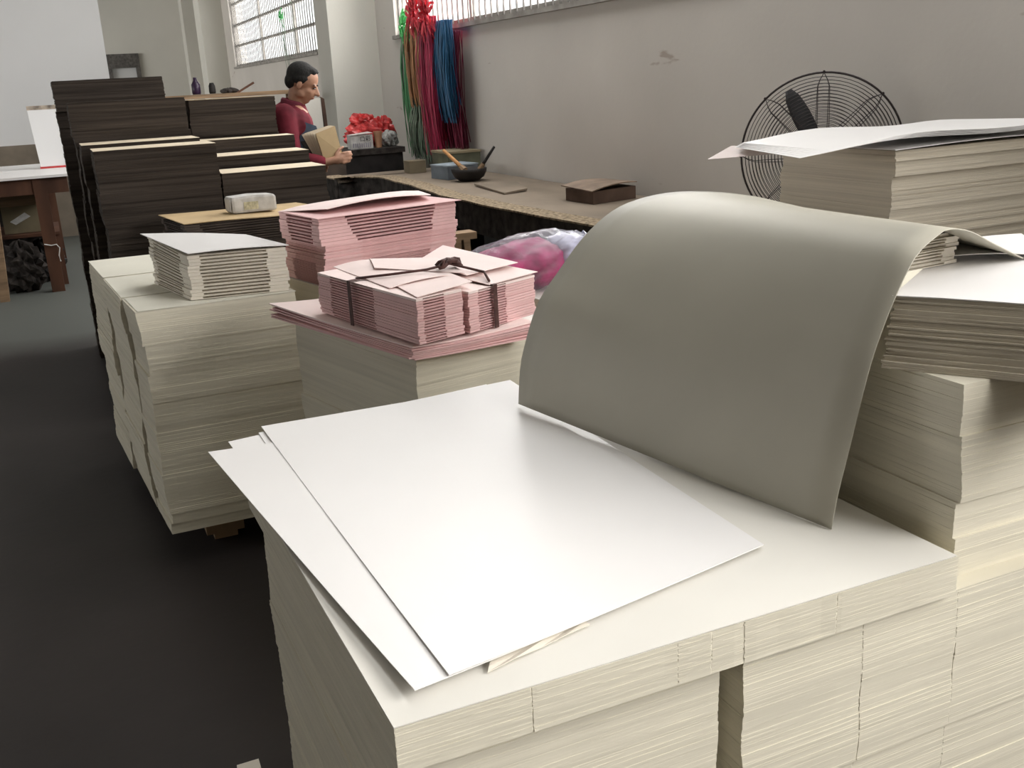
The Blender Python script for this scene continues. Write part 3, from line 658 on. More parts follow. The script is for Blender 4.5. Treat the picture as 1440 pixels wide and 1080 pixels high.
# kraft envelopes on the dark pile in front
pile('board_stack', 'short dark board stack under the tan envelopes', 'board stack', (0.47, 4.60), (0.70, 0.02), (-0.02, 0.36), 0.0, 0.86, D_, None, bands=5, row=0.008, seed=81, wand=0.002, jit=0.002, step=0.006, group='dark board stacks', bname='board_bundle')
fx, fy = Vector((0.66, 0.025)), Vector((-0.06, 0.36))
for k in range(9):
    rnd = random.Random(700+k); o = Vector((0.482+rnd.uniform(-.008, .008), 4.605+rnd.uniform(-.005, .005)))
    obj('envelope', folder_mesh(o, fx, fy, 0.8625+0.0108*k, 0.0098, 0.02, 0.10, 0.84), mat('dark_envelope', (0.10, 0.078, 0.066), 0.8, 0.15, (9, 9, 9)) if k == 0 else bpy.data.materials['dark_envelope'], base=(0.8, 4.8, 0.86),
        label='dark brown card envelope in the pile below the wrapped white packet', cat='envelope', group='dark envelopes behind the white folders')
g = bilin([(0.405, 4.96, 0.975), (0.475, 4.60, 0.963), (1.16, 4.63, 0.964), (1.06, 5.03, 0.968)], 12, lambda s_, q: 0.003*math.sin(7*s_)*(1-q)+0.004*(1-s_)**4)
obj('envelope', MB().slab(g, 0.0035, (0, 0, 1)), 'kraft', base=(0.8, 4.8, 0.97), label='tan kraft card on top of the dark envelopes, under the white packet', cat='envelope', group='dark envelopes behind the white folders')
# wrapped packet
t = thing('wrapped_packet', 'small white packet in crinkled plastic wrap on the tan kraft card', 'packet', (0.80, 4.82, 0.972))
rings = []; o = Vector((0.713, 4.76, 0.9725)); ex = Vector((0.20, 0.0, 0)); ey = Vector((-0.015, 0.11, 0))
for z, ins in ((0, .006), (.008, 0), (.06, 0), (.07, .006)):
    r = []
    for a, b in [(0, 0), (.05, -.03), (.5, 0), (.95, -.03), (1, 0), (1.02, .5), (1, 1), (.5, 1), (0, 1), (-.02, .5)]:
        p = o+ex*a+ey*b+Vector((0, 0, z+(0.006*math.sin(a*3)*(z > .03)))); cc = o+ex*.5+ey*.5+Vector((0, 0, z)); p = p.lerp(cc, ins/0.06*0.6); r.append(p)
    rings.append(r)
obj('wrap', MB().loft(rings), 'white', t)
obj('end_fold', MB().slab(bilin([(0.712, 4.88, 1.03), (0.708, 4.755, 1.03), (0.704, 4.755, 0.985), (0.706, 4.88, 0.985)], 4), 0.003), 'white', t)
obj('printed_label', MB().slab([[(0.765, 4.7545, 0.985), (0.765, 4.7545, 1.02)], [(0.83, 4.7555, 0.985), (0.83, 4.7555, 1.02)]], 0.001), mat('yellow_print', (0.62, 0.58, 0.40), 0.5, 0.2, (60, 60, 60)), t)

# ================================================================== WORK TABLE AGAINST THE WINDOW WALL
t = thing('work_table', 'long dusty work table against the window wall', 'table', (2.9, 6.3, 0))
edge = [(2.15, 8.95), (2.16, 8.60), (2.33, 8.66), (2.50, 8.38), (2.47, 7.45), (2.395, 6.6), (2.40, 5.65), (2.47, 4.60), (2.52, 4.20)]
edge2 = []
for i in range(len(edge)-1):
    for j in range(4): q = j/4; edge2.append((edge[i][0]*(1-q)+edge[i+1][0]*q, edge[i][1]*(1-q)+edge[i+1][1]*q))
edge2.append(edge[-1])
gr = [[(x+0.03+(3.345-x-0.03)*k/4, y if k == 0 else y*(1-k/4)+(8.98-(4.2-0)*0 if False else y)*(k/4), 0.75) for k in range(5)] for x, y in edge2]
obj('tabletop', MB().slab([[Vector(p) for p in r] for r in gr], 0.035, (0, 0, 1)), 'table', t)
def sweep(pts, off_in, off_out, z0, z1, n=1):
    mb = MB(); rings = []
    for i, (x, y) in enumerate(pts):
        rings.append([(x+off_out, y, z0), (x+off_in, y, z0), (x+off_in, y, z1), (x+off_out, y, z1)])
    return mb.loft([[Vector(p) for p in r] for r in rings])
obj('burlap_edging', sweep([(x+0.006*math.sin(i*2.1), y) for i, (x, y) in enumerate(edge2)], 0.14, -0.012, 0.748, 0.758), 'burlap', t)
obj('apron', sweep(edge2, 0.03, 0.0, 0.56, 0.748), 'grime', t)
for y in (4.5, 5.9, 7.3, 8.5):
    for x in (2.56, 3.25): obj('leg', MB().box((x-.035, y-.035, 0), (x+.035, y+.035, 0.71)), 'wood', t)
obj('stretcher', MB().box((2.545, 4.5, 0.15), (2.575, 8.5, 0.21)), 'wood', t)
# boxes and sticks below the table
for (x, y, sx, sy, sz, lb) in ((2.75, 7.6, .5, .6, .5, 'black crate under the work table, far one'), (2.75, 6.4, .5, .7, .55, 'black crate under the work table, middle one'), (2.75, 5.1, .5, .7, .5, 'black crate under the work table, near one')):
    tt = thing('crate', lb, 'crate', (x+.2, y, 0))
    obj('body', MB().box((x, y-sy/2, 0), (x+sx*.8, y+sy/2, sz)), 'black', tt); obj('lid', MB().box((x-.01, y-sy/2-.01, sz), (x+sx*.8+.01, y+sy/2+.01, sz+.02)), 'grime', tt)

def card_box(name, lb, o, ex, ey, h, mt, lidmt=None, cat='box', group=None, open_=False):
    tt = thing(name, lb, cat, o, group); O = Vector(o); EX = Vector((*ex, 0)); EY = Vector((*ey, 0))
    obj('body', MB().obox(O, EX, EY, (0, 0, h)), mt, tt)
    obj('lid', MB().obox(O-EX*.02-EY*.02+Vector((0, 0, h)), EX*1.04, EY*1.04, (0, 0, h*0.10)), lidmt or mt, tt)
    return tt
card_box('card_box', 'olive green card box at the back of the work table below the ribbons', (3.02, 8.12, 0.752), (0.30, 0.0), (0, 0.38), 0.165, 'green_box', mat('dusty_olive', (0.30, 0.25, 0.16), .8, .1))
card_box('card_box', 'small brown cube box beside the ribbon ends on the table', (2.80, 8.48, 0.752), (0.15, 0), (0, 0.15), 0.095, mat('brown_card', (0.20, 0.165, 0.11), .8, .12))
card_box('card_box', 'pale blue grey box behind the dark bowl on the table', (2.83, 7.62, 0.752), (0.28, 0.06), (-0.04, 0.28), 0.10, mat('blue_grey_side', (0.16, 0.19, 0.22), .7, .15), 'blue_box')
# bowl with brush and handle
t = thing('paste_bowl', 'dark paste bowl on the table in front of the blue grey box', 'bowl', (2.93, 7.42, 0.752))
bc = Vector((2.93, 7.42, 0.752)); rings = []
for r, z in ((.02, 0), (.07, 0), (.115, .03), (.135, .07), (.14, .095), (.13, .095), (.12, .06), (.09, .03), (.01, .02)):
    rings.append([bc+Vector((r*math.cos(a), r*math.sin(a), z)) for a in [2*math.pi*i/28 for i in range(28)]])
obj('bowl', MB().loft(rings), 'black', t, smooth=True)
obj('paste', MB().loft([[bc+Vector((r*math.cos(a), r*math.sin(a), z)) for a in [2*math.pi*i/20 for i in range(20)]] for r, z in ((.115, .06), (.11, .072), (.01, .074))]), mat('dried_paste', (0.40, 0.38, 0.34), .6, .4, (20, 20, 20)), t)
for (p0, p1, mt_, lb, hw) in (((2.87, 7.35, .84), (2.80, 7.60, .985), 'strip_tan', 'flat orange brown brush leaning in the dark paste bowl', .016), ((3.02, 7.42, .83), (3.12, 7.34, 1.0), 'black', 'black handled brush standing up at the right of the paste bowl', .013)):
    tt = thing('brush', lb, 'brush', p0); p0 = Vector(p0); p1 = Vector(p1); d = (p1-p0).normalized()
    obj('handle', MB().tube([p0+d*.05, p0.lerp(p1, .4), p0.lerp(p1, .7), p1], hw, 8, 0.8), mat('orange_wood', (0.48, 0.24, 0.09), .6, .1) if mt_ == 'strip_tan' else M['black'], tt, smooth=True)
    obj('bristles', MB().tube([p0, p0+d*.03, p0+d*.055], hw*1.6, 8, 0.8), 'wood', tt)
# flat box with raised lid near the wall and a slab of card
t = thing('open_box', 'flat dark brown box with a warped lid by the wall on the work table', 'box', (2.99, 5.55, 0.752))
obj('body', MB().obox((2.90, 5.36, 0.752), (0.34, 0.08, 0), (-0.02, 0.32, 0), (0, 0, 0.075)), mat('brown_leather_card', (0.13, 0.085, 0.065), .7, .2), t)
obj('lid', MB().slab(bilin([(2.86, 5.70, 0.845), (2.885, 5.35, 0.832), (3.245, 5.43, 0.855), (3.22, 5.78, 0.85)], 8, lambda s_, q: 0.015*math.sin(math.pi*s_)), 0.006, (0, 0, 1)), mat('worn_brown_lid', (0.27, 0.20, 0.15), .7, .2), t)
obj('card_sheet', MB().slab(bilin([(2.80, 7.0, 0.770), (2.73, 6.30, 0.763), (2.93, 6.36, 0.772), (3.10, 6.95, 0.775)], 8), 0.012, (0, 0, 1)), 'table', base=(2.85, 6.6, .75), label='dull tan card sheet lying flat on the table between bowl and brown box', cat='card')

# trunk with bags
t = thing('trunk', 'black trunk at the far end of the work table carrying red bags', 'trunk', (2.62, 9.45, 0))
obj('body', MB().box((2.42, 9.25, 0), (3.0, 9.8, 0.89)), 'black', t); obj('lid', MB().box((2.40, 9.23, 0.89), (3.02, 9.82, 0.94)), 'grime', t)
t = thing('small_case', 'low dark brown case beside the man, left of the black trunk', 'case', (2.25, 8.98, 0))
obj('body', MB().box((2.12, 9.0, 0), (2.38, 9.25, 0.86)), mat('brown_case', (0.10, 0.075, 0.06), .7, .2), t); obj('lid', MB().box((2.11, 8.99, 0.86), (2.39, 9.26, 0.885)), 'grime', t)
t = thing('printed_box', 'white box printed with black characters on the black trunk', 'box', (2.63, 9.4, 0.942))
obj('body', MB().obox((2.53, 9.32, 0.942), (0.21, -0.01, 0.0), (0, 0.12, 0), (0, 0, 0.125)), 'white', t)
obj('flap', MB().slab(bilin([(2.53, 9.44, 1.07), (2.53, 9.31, 1.07), (2.74, 9.30, 1.082), (2.73, 9.43, 1.09)], 4), 0.003, (0, 0, 1)), 'white', t)
def text(body, loc, size, mt, parent, rot=(math.pi/2, 0, 0), name='lettering'):
    cu = bpy.data.curves.new(name, 'FONT'); cu.body = body; cu.size = size; cu.extrude = 0.0006
    o = bpy.data.objects.new('tmp', cu); COL.objects.link(o); dg = bpy.context.evaluated_depsgraph_get(); me = bpy.data.meshes.new_from_object(o.evaluated_get(dg))
    bpy.data.objects.remove(o); me.materials.clear(); me.materials.append(M[mt]); o = bpy.data.objects.new(name, me); COL.objects.link(o)
    o.parent = parent; o.location = Vector(loc)-ORG[parent.name]; o.rotation_euler = rot; ORG[o.name] = Vector(loc); return o
text('口彩', (2.615, 9.309, 1.012), 0.052, 'ink', t)
for k in range(9): obj('printed_stripe', MB().box((2.55+k*.02, 9.306, 0.955), (2.556+k*.02, 9.312, 0.995)), mat('dim_print', (0.3, .28, .35), .7, .1) if k == 0 else bpy.data.materials['dim_print'], t)
def crumple(name, lb, c, r, mt, seed, jit=0.16, cat='bag', fmt=None):
    rnd = random.Random(seed); mb = MB(); mb.ball(c, r, u=26, v=16); C_ = Vector(c)
    vs = []
    for v in mb.v:
        d = Vector(v)-C_; a = math.atan2(d.y, d.x); k = 1+jit*math.sin(a*6+d.z*60+seed)+jit*.7*math.sin(a*13+seed+d.z*25)+rnd.uniform(-jit, jit)*.5
        p = C_+d*k; p.z = max(p.z, c[2]-r[2]*0.92); vs.append(tuple(p))
    mb.v = vs
    return mb
t = thing('red_bag', 'crumpled red plastic bag standing behind the printed white box', 'bag', (2.74, 9.6, 0.942))
obj('bag_body', crumple('', '', (2.75, 9.58, 1.05), (0.19, 0.10, 0.115), '', 3), 'red_bag', t)
obj('handles', crumple('', '', (2.73, 9.60, 1.17), (0.11, 0.05, 0.06), '', 5, .3), 'red_bag', t)
t = thing('red_bag', 'smaller red plastic bag slumped at the right end of the trunk', 'bag', (2.93, 9.5, 0.942))
obj('bag_body', crumple('', '', (2.92, 9.60, 1.07), (0.12, 0.09, 0.13), '', 9), 'red_bag', t)
t = thing('white_bag', 'crumpled pale bag with dark printing in front of the red bag', 'bag', (2.96, 9.4, 0.942))
obj('bag_body', crumple('', '', (2.93, 9.40, 1.01), (0.075, 0.06, 0.07), '', 11), mat('grey_white_bag', (0.42, 0.42, 0.40), .5, .4, (14, 14, 14)), t)
t = thing('paper_cup', 'orange brown paper cup between the printed box and pale bag', 'cup', (2.80, 9.34, 0.942))
obj('cup_body', MB().loft([[Vector((2.80+r*math.cos(a), 9.34+r*math.sin(a), z)) for a in [2*math.pi*i/16 for i in range(16)]] for r, z in ((.03, .942), (.032, .98), (.042, 1.09), (.036, 1.09), (.028, .97))]), mat('cup_card', (0.50, 0.27, 0.16), .6, .1), t)

# ================================================================== HANGING STRIPS
def strips(name, lb, x, y0, y1, ztop, zlo, zhi, mt, n, seed, knot=None, spread=1.0, group='plastic strip bundles hanging at the window'):
    t = thing(name, lb, 'strip bundle', (x, (y0+y1)/2, ztop), group); rnd = random.Random(seed); mb = MB(); yc = (y0+y1)/2
    for k in range(n):
        y = y0+(y1-y0)*rnd.random(); xx = x+rnd.uniform(-.06, .03); zb = rnd.uniform(zlo, zhi); pts = []; L = []
        wv = rnd.uniform(.006, .013); ph = rnd.uniform(0, 6)
        for i in range(7):
            q = i/6; yy = yc+(y-yc)*(0.62+0.38*min(1, q*4.0))*spread; z = ztop+(zb-ztop)*q
            pts.append(Vector((xx+0.012*math.sin(q*5+ph)-0.03*math.sin(math.pi*q), yy+0.012*math.sin(q*4+ph*2), z)))
        L = [[p-Vector((0.2*wv, wv, 0)), p+Vector((-0.2*wv, wv, 0))] for p in pts]
        mb.slab(L, 0.001)
    obj('hanging_strips', mb, mt, t, kind='stuff')
    if knot:
        mk = MB(); kx, ky, kz, kr, kn, kmt = knot
        for k in range(kn):
            c = Vector((kx, ky, kz)); a = rnd.uniform(0, 6.28); b = rnd.uniform(-1.2, 1.5); d = Vector((-abs(math.cos(b))*0.35*abs(math.sin(a)), math.cos(b)*math.cos(a), math.sin(b)))
            s_ = d.cross(Vector((1, 0, 0))).normalized()*0.012; pts = [c+d*kr*q+Vector((-.03*math.sin(math.pi*q), 0, 0.02*math.sin(9*q+k))) for q in (0, .25, .5, .75, 1)]
            mk.slab([[p-s_, p+s_] for p in pts], 0.0015)
        obj('bow', mk, kmt, t, kind='stuff')
    return t
HX = 3.27
strips('strip_bundle', 'long green plastic strips at the left of the hanging bundles', HX, 9.29, 9.68, 1.98, 0.80, 1.0, 'strip_green', 130, 1, (HX-.06, 9.47, 1.99, 0.17, 60, 'strip_bright_green'))
strips('strip_bundle', 'dark green and black strips hanging between the green and tan ones', HX-.02, 9.06, 9.39, 1.98, 0.90, 1.2, 'strip_dark_green', 110, 2)
strips('strip_bundle', 'pale grey green strips trailing lowest onto the table', HX-.05, 8.93, 9.45, 1.30, 0.78, 0.85, 'strip_grey_green', 60, 3)
strips('strip_bundle', 'tan orange plastic strips hanging below the red bow, ending halfway', HX-.09, 8.85, 9.25, 2.04, 1.28, 1.42, 'strip_tan', 150, 4, (HX-.12, 8.95, 2.08, 0.26, 80, 'strip_red'))
strips('strip_bundle', 'rust brown plastic strips between the tan and crimson ones', HX-.05, 8.73, 9.08, 2.04, 0.95, 1.15, 'strip_rust', 130, 5)
strips('strip_bundle', 'crimson plastic strips hanging almost to the table', HX-.10, 8.53, 8.87, 2.04, 0.86, 1.10, 'strip_crimson', 150, 6, (HX-.12, 8.68, 2.05, 0.26, 90, 'strip_red'))
strips('strip_bundle', 'blue plastic strips at the right of the hanging bundles', HX-.07, 8.25, 8.57, 1.99, 1.15, 1.35, 'strip_blue', 140, 7)
strips('strip_bundle', 'dark maroon strips hanging behind the blue ones', HX, 8.25, 8.65, 1.90, 0.92, 1.0, 'strip_maroon', 120, 8)
strips('strip_bundle', 'single pale green strip tuft hanging from the far window', WX-.06, 14.95, 15.1, 2.55, 1.75, 2.0, 'strip_grey_green', 8, 12, (WX-.08, 15.03, 2.48, 0.14, 16, 'strip_bright_green'), group=None)

# ================================================================== THE MAN
def man():
    t = thing('person', 'man in maroon jacket looking down at the boards held in his hands', 'person', (1.48, 6.62, 0))
    # body frame: facing +X and a little toward the viewer
    B = Vector((1.43, 6.62, 0)); fd = Vector((0.93, -0.36, 0)).normalized(); sd = Vector((fd.y, -fd.x, 0)).normalized()   # sd: his right (toward viewer)
    def w(f, s_, z): return B+fd*f+sd*s_+Vector((0, 0, z))
    mb = MB()
    # legs
    for s_ in (-.1, .1):
        mb.cap(w(0, s_, .90), .085, w(.01, s_, .50), .058); mb.cap(w(.01, s_, .50), .055, w(-.01, s_, .10), .04); mb.cap(w(-.02, s_, .045), .036, w(.14, s_, .035), .03)
    mb.ball(w(0, 0, .93), (.13, .15, .13)); mb.ball(w(.0, 0, 1.12), (.11, .13, .17)); mb.ball(w(.01, 0, 1.28), (.115, .165, .14))
    sh = {}
    for q, s_ in (('R', .17), ('L', -.17)): mb.ball(w(-.015, s_, 1.345), .062); sh[q] = w(-.015, s_, 1.345)
    mb.cap(w(0, 0, 1.33), .068, w(.045, 0, 1.44), .056)      # neck
    # arms
    handR = Vector((1.630, 6.325, 1.070)); handL = Vector((1.50, 6.47, 1.02))
    elR = w(.02, .25, 1.09); elL = w(.03, -.24, 1.09)
    hR0 = handR+Vector((-.085, .02, -.015)); hL0 = handL+Vector((-.06, .06, -.01))
    mb.cap(sh['R'], .05, elR, .040); mb.cap(elR, .038, hR0, .027)
    mb.cap(sh['L'], .05, elL, .040); mb.cap(elL, .038, hL0, .027)
    # right hand: palm below the boards, fingers over the face toward the viewer
    def hand(h0, h, axis, curl):
        ax_ = (h-h0).normalized(); acr = axis
        mb.ball(h, (.040, .018, .032), rot=Matrix((ax_, curl, acr)).transposed())
        mb.cap(h0, .026, h, .022)
        for k, (o_, L) in enumerate(((.030, .062), (.010, .070), (-.010, .066), (-.029, .052))):
            a0 = h+ax_*.028+acr*o_; a1 = a0+ax_*L*.5+curl*.012; a2 = a1+ax_*L*.3+curl*.026
            mb.cap(a0, .0105, a1, .0095, 8); mb.cap(a1, .0095, a2, .008, 8)
        a0 = h+acr*.030-ax_*.015; a1 = a0+acr*.028+ax_*.02+curl*.01; a2 = a1+acr*.01+ax_*.026+curl*.012
        mb.cap(a0, .013, a1, .011, 8); mb.cap(a1, .011, a2, .009, 8)
    hand(hR0, handR, Vector((0.1, 0.15, .98)).normalized(), Vector((.25, .96, -.1)).normalized())
    hand(hL0, handL, Vector((0, 0.2, .98)).normalized(), Vector((.3, -.95, 0)).normalized())
    # head, tilted forward and down
    hc = w(.095, .01, 1.535)
    tilt = math.radians(26); hf = (fd*math.cos(tilt)-Vector((0, 0, 1))*math.sin(tilt)).normalized(); hs = sd; hu = hs.cross(hf).normalized()
    if hu.z < 0: hu = -hu
    RT = Matrix((hf, hs, hu)).transposed()
    def hp(f, s_, u_): return hc+hf*f+hs*s_+hu*u_
    mb.ball(hp(-.012, 0, .030), (.098, .078, .088), RT, 20, 14)     # skull
    mb.ball(hp(.030, 0, -.035), (.062, .058, .070), RT, 18, 12)     # face
    mb.ball(hp(.042, 0, -.088), (.034, .036, .026), RT)             # chin
    for s_ in (-1, 1):
        mb.ball(hp(.048, s_*.036, -.030), (.028, .020, .022), RT)   # cheek bones
        mb.ball(hp(.010, s_*.052, -.062), (.032, .012, .026), RT)   # jaw
        mb.ball(hp(-.006, s_*.080, -.014), (.018, .008, .031), RT)  # ears
        mb.ball(hp(.078, s_*.028, .014), (.014, .024, .008), RT)    # brow
    mb.cap(hp(.088, 0, .004), .008, hp(.112, 0, -.030), .013)       # nose
    for s_ in (-1, 1): mb.ball(hp(.100, s_*.010, -.033), .008)
    mb.ball(hp(.086, 0, -.056), (.010, .020, .006), RT); mb.ball(hp(.084, 0, -.066), (.010, .018, .007), RT)
    mb.cap(w(.03, 0, 1.40), .055, hp(-.02, 0, -.03), .055)
    body = obj('body', mb, 'skin', t); remesh(body, 0.0065, 2)
    # jacket
    jb = MB()
    jb.ball(w(0, 0, .96), (.155, .185, .13)); jb.cap(w(0, .03, .97), .145, w(-.01, .04, 1.22), .135); jb.cap(w(0, -.03, .97), .145, w(-.01, -.04, 1.22), .135)
    jb.ball(w(-.015, 0, 1.28), (.145, .20, .14)); jb.ball(w(-.055, 0, 1.33), (.11, .15, .09))
    for s_ in (.155, -.155): jb.ball(w(-.02, s_, 1.345), .078)
    jb.cap(w(-.04, .0, 1.35), .085, w(.0, 0, 1.395), .066)
    jb.cap(w(.045, 0, 1.30), .085, w(.045, 0, 1.385), .056)
    jb.cap(sh['R']+Vector((0, 0, -.01)), .070, elR, .060); jb.cap(elR, .058, hR0.lerp(elR, .14), .043)
    jb.cap(sh['L']+Vector((0, 0, -.01)), .070, elL, .060); jb.cap(elL, .058, hL0.lerp(elL, .14), .043)
    j = obj('jacket', jb, 'jacket', t, label='maroon jacket'); remesh(j, 0.011, 3)
    cb = MB()
    rg = []
    for z, r in ((0, .071), (.035, .072), (.045, .066), (.0, .06)):
        c0 = w(.008, 0, 1.392)+Vector((0, 0, z)); rg.append([c0+fd*(r*math.cos(a)*1.02+z*.3)+sd*r*math.sin(a)-Vector((0, 0, .02*math.cos(a))) for a in [2*math.pi*i/24 for i in range(24)]])
    obj('collar', cb.loft(rg, cap=False), 'shirt', t, smooth=True, label='dark maroon collar')
    tb = MB()
    for s_ in (-.1, .1): tb.cap(w(0, s_, .90), .105, w(.01, s_, .50), .08); tb.cap(w(.01, s_, .50), .08, w(-.01, s_, .11), .065)
    tb.ball(w(0, 0, .90), (.145, .17, .11)); tr = obj('trousers', tb, 'trouser', t, label='dark trousers'); remesh(tr, 0.014, 2)
    for s_ in (-.1, .1):
        sb = MB(); sb.loft([[w(-.085+.13+.145*math.cos(a)*k*1.0, s_+.052*math.sin(a)*k, z) for a in [2*math.pi*i/20 for i in range(20)]] for z, k in ((.001, .96), (.02, 1), (.05, .9), (.085, .6))]); obj('shoe', sb, 'black', t, smooth=True)
    # hair: cap over the crown, sides and nape
    hb = MB(); hb.ball(hp(-.024, 0, .040), (.096, .082, .086), RT, 22, 14)
    hb.ball(hp(-.065, 0, -.01), (.05, .068, .055), RT); hb.ball(hp(.025, 0, .085), (.050, .056, .030), RT)
    for s_ in (-1, 1): hb.ball(hp(-.012, s_*.070, .020), (.045, .016, .034), RT)
    hb.v = [tuple(Vector(v)) for v in hb.v]
    hr = obj('hair', hb, 'hair', t, label='short black hair'); remesh(hr, 0.006, 2)
    # trim the hair off the face
    me = hr.data; bm = bmesh.new(); bm.from_mesh(me); o_ = ORG[t.name]
    geom = bm.verts[:]+bm.edges[:]+bm.faces[:]
    bmesh.ops.bisect_plane(bm, geom=geom, plane_co=hp(.046, 0, .060)-o_, plane_no=(hf*0.86-hu*0.50), clear_outer=True)
    bm.to_mesh(me); bm.free()
    for s_ in (-1, 1):
        obj('eyebrow', MB().cap(hp(.088, s_*.016, .021), .0045, hp(.074, s_*.046, .018), .004, 8), 'hair', t)
        obj('eye', MB().cap(hp(.083, s_*.022, -.001), .004, hp(.076, s_*.038, -.002), .004, 8), 'eye', t)
    obj('mouth', MB().cap(hp(.093, -.016, -.061), .0035, hp(.093, .016, -.061), .0035, 8), 'lip', t)
man()
# boards in his hands: the dark one at the back, then a fan, then the kraft one facing out
def held(lb, c0, c1, c2, c3, mt, k, th=0.004):
    obj('held_board', MB().slab([[Vector(c0), Vector(c3)], [Vector(c1), Vector(c2)]], th), mt, base=c0, label=lb, cat='board', group="boards held in the man's hands")

KF = [Vector((1.508, 6.355, 1.233)), Vector((1.636, 6.365, 1.271)), Vector((1.661, 6.345, 1.102)), Vector((1.55, 6.345, 1.036))]
for k in range(8):
    q = k/7.0; off = Vector((-0.092*q, 0.055*q, -0.030*q+0.02*math.sin(3*q))); rot = Vector((0, 0, 0))
    c = [p+off*(1.0 if i in (0,) else (0.55 if i == 1 else 0.35)) + Vector((0, 0.012*k*(1 if i > 1 else .5), 0)) for i, p in enumerate(KF)]
    c = [c[0]+Vector((0, 0.004*k, 0)), c[1]+Vector((0, 0.004*k, 0)), c[2], c[3]]
    held('tan kraft board facing out, foremost of the boards in the man\'s hands' if k == 0 else 'cream edged board in the fan held by the man, behind the kraft one', *c, 'kraft' if k == 0 else 'kraft_light', k)
held('dark blue board at the back of the fan held by the man', (1.447, 6.45, 1.312), (1.54, 6.455, 1.275), (1.60, 6.455, 1.05), (1.42, 6.45, 1.150), 'navy', 9)
held('second dark board hanging lowest in the fan held by the man', (1.43, 6.442, 1.19), (1.50, 6.446, 1.19), (1.575, 6.445, 1.015), (1.50, 6.444, 1.06), 'black', 10)
# frame leaning behind the man
t = thing('leaning_board', 'pale board with dark wooden edge leaning behind the man', 'board', (2.4, 10.0, 0))
obj('panel', MB().slab([[Vector((2.22, 10.02, 1.42)), Vector((2.22, 9.96, 0.0))], [Vector((2.46, 10.02, 1.41)), Vector((2.46, 9.96, 0.0))]], 0.015), 'wall_dim', t)
obj('edge_post', MB().slab([[Vector((2.46, 10.0, 1.42)), Vector((2.495, 10.0, 1.40))], [Vector((2.49, 9.94, 0)), Vector((2.525, 9.94, 0))]], 0.04), mat('dark_brown_post', (0.08, 0.045, 0.03), .7, .2), t)

# ================================================================== BACK LEFT: TABLE, PANEL, CLUTTER
t = thing('side_table', 'old brown wooden table with a white top in the far left aisle', 'table', (-0.3, 9.6, 0))
obj('tabletop', MB().box((-1.3, 9.06, 0.925), (0.10, 10.9, 0.945)), 'sheet', t)
obj('apron', MB().box((-1.28, 9.09, 0.80), (0.085, 9.13, 0.925)), 'wood_red', t); obj('apron', MB().box((0.05, 9.13, 0.80), (0.085, 10.85, 0.925)), 'wood_red', t)
for x, y in ((-0.13, 9.12), (-0.08, 10.8), (-1.2, 9.12), (-1.2, 10.8)): obj('leg', MB().box((x-.045, y-.04, 0), (x+.055, y+.05, 0.92)), 'wood_red', t)
t = thing('side_table', 'brown wooden stand at the left edge of the view, only its slanted leg showing', 'table', (-0.75, 8.9, 0))
obj('leg', MB().slab([[Vector((-0.56, 8.95, 0.0)), Vector((-0.49, 8.95, 0.0))], [Vector((-0.50, 8.95, 1.05)), Vector((-0.43, 8.95, 1.05))]], 0.07), 'wood', t)
obj('leg', MB().box((-1.0, 8.9, 0), (-0.93, 8.97, 1.05)), 'wood', t); obj('top_rail', MB().box((-1.0, 8.9, 1.05), (-0.42, 8.97, 1.12)), 'wood', t)
t = thing('white_carton', 'tall flat white carton with red lower edge standing on the white table', 'carton', (0.0, 10.0, 0.946))
obj('panel', MB().obox((-0.10, 10.0, 0.955), (0.26, 0.0, 0), (0, 0.12, 0), (-0.03, 0.06, 0.52)), 'wall_white', t)
obj('red_base', MB().obox((-0.105, 9.995, 0.946), (0.27, 0, 0), (0, 0.13, 0), (0, 0, 0.016)), 'red_bag', t)
obj('stained_top', MB().obox((-0.131, 10.055, 1.445), (0.262, 0.0, 0), (0, 0.13, 0), (0, 0, 0.035)), mat('stained_card', (0.5, 0.42, 0.34), .8, .35, (12, 12, 12)), t)
t = thing('cardboard_box', 'olive brown cardboard box on the shelf under the white topped table', 'box', (-0.3, 9.7, 0.5))
obj('body', MB().box((-0.46, 9.5, 0.46), (-0.12, 9.9, 0.76)), mat('dull_card', (0.19, 0.16, 0.10), .8, .1), t)
obj('flap', MB().slab(bilin([(-.46, 9.5, .77), (-.46, 9.38, .70), (-.12, 9.38, .70), (-.12, 9.5, .77)], 3), .005), 'wood', t)
t = thing('shelf', 'dark low shelf under the white topped table', 'shelf', (-0.4, 9.7, 0))
obj('shelf_board', MB().box((-0.9, 9.4, 0.43), (-0.04, 10.2, 0.455)), 'wood_red', t); 
for x in (-0.88, -0.09): obj('post', MB().box((x, 9.42, 0), (x+.05, 9.47, 0.43)), 'wood_red', t)
for k, (x, y, z, r, lb, mt_) in enumerate(((-0.37, 9.32, 0.19, 0.17, 'dark rag heap left, on the floor below the white topped table', 'grime'), (-0.20, 9.75, 0.17, 0.16, 'dark rag heap right, on the floor below the white topped table', 'black'))):
    obj('rag_heap', crumple('', '', (x, y, z), (r, r, z*1.08), '', 20+k, .13), mt_, base=(x, y, 0), label=lb, cat='rags')
g = bilin([(-0.40, 9.36, 0.575), (-0.36, 9.33, 0.55), (-0.24, 9.33, 0.61), (-0.28, 9.37, 0.64)], 4)
obj('white_paper_scrap', MB().slab(g, 0.004), 'white', base=(-.3, 9.35, .6), label='crumpled white scrap with red print before the cardboard box', cat='paper scrap')
obj('white_string', MB().tube([(-.17, 9.06, .40), (-.12, 9.065, .385), (-.08, 9.065, .39), (-.06, 9.06, .36), (-.075, 9.06, .30), (-.07, 9.055, .25)], 0.005, 5), 'white', base=(-.06, 9.04, .38), label='white string tied round the brown table leg', cat='string')

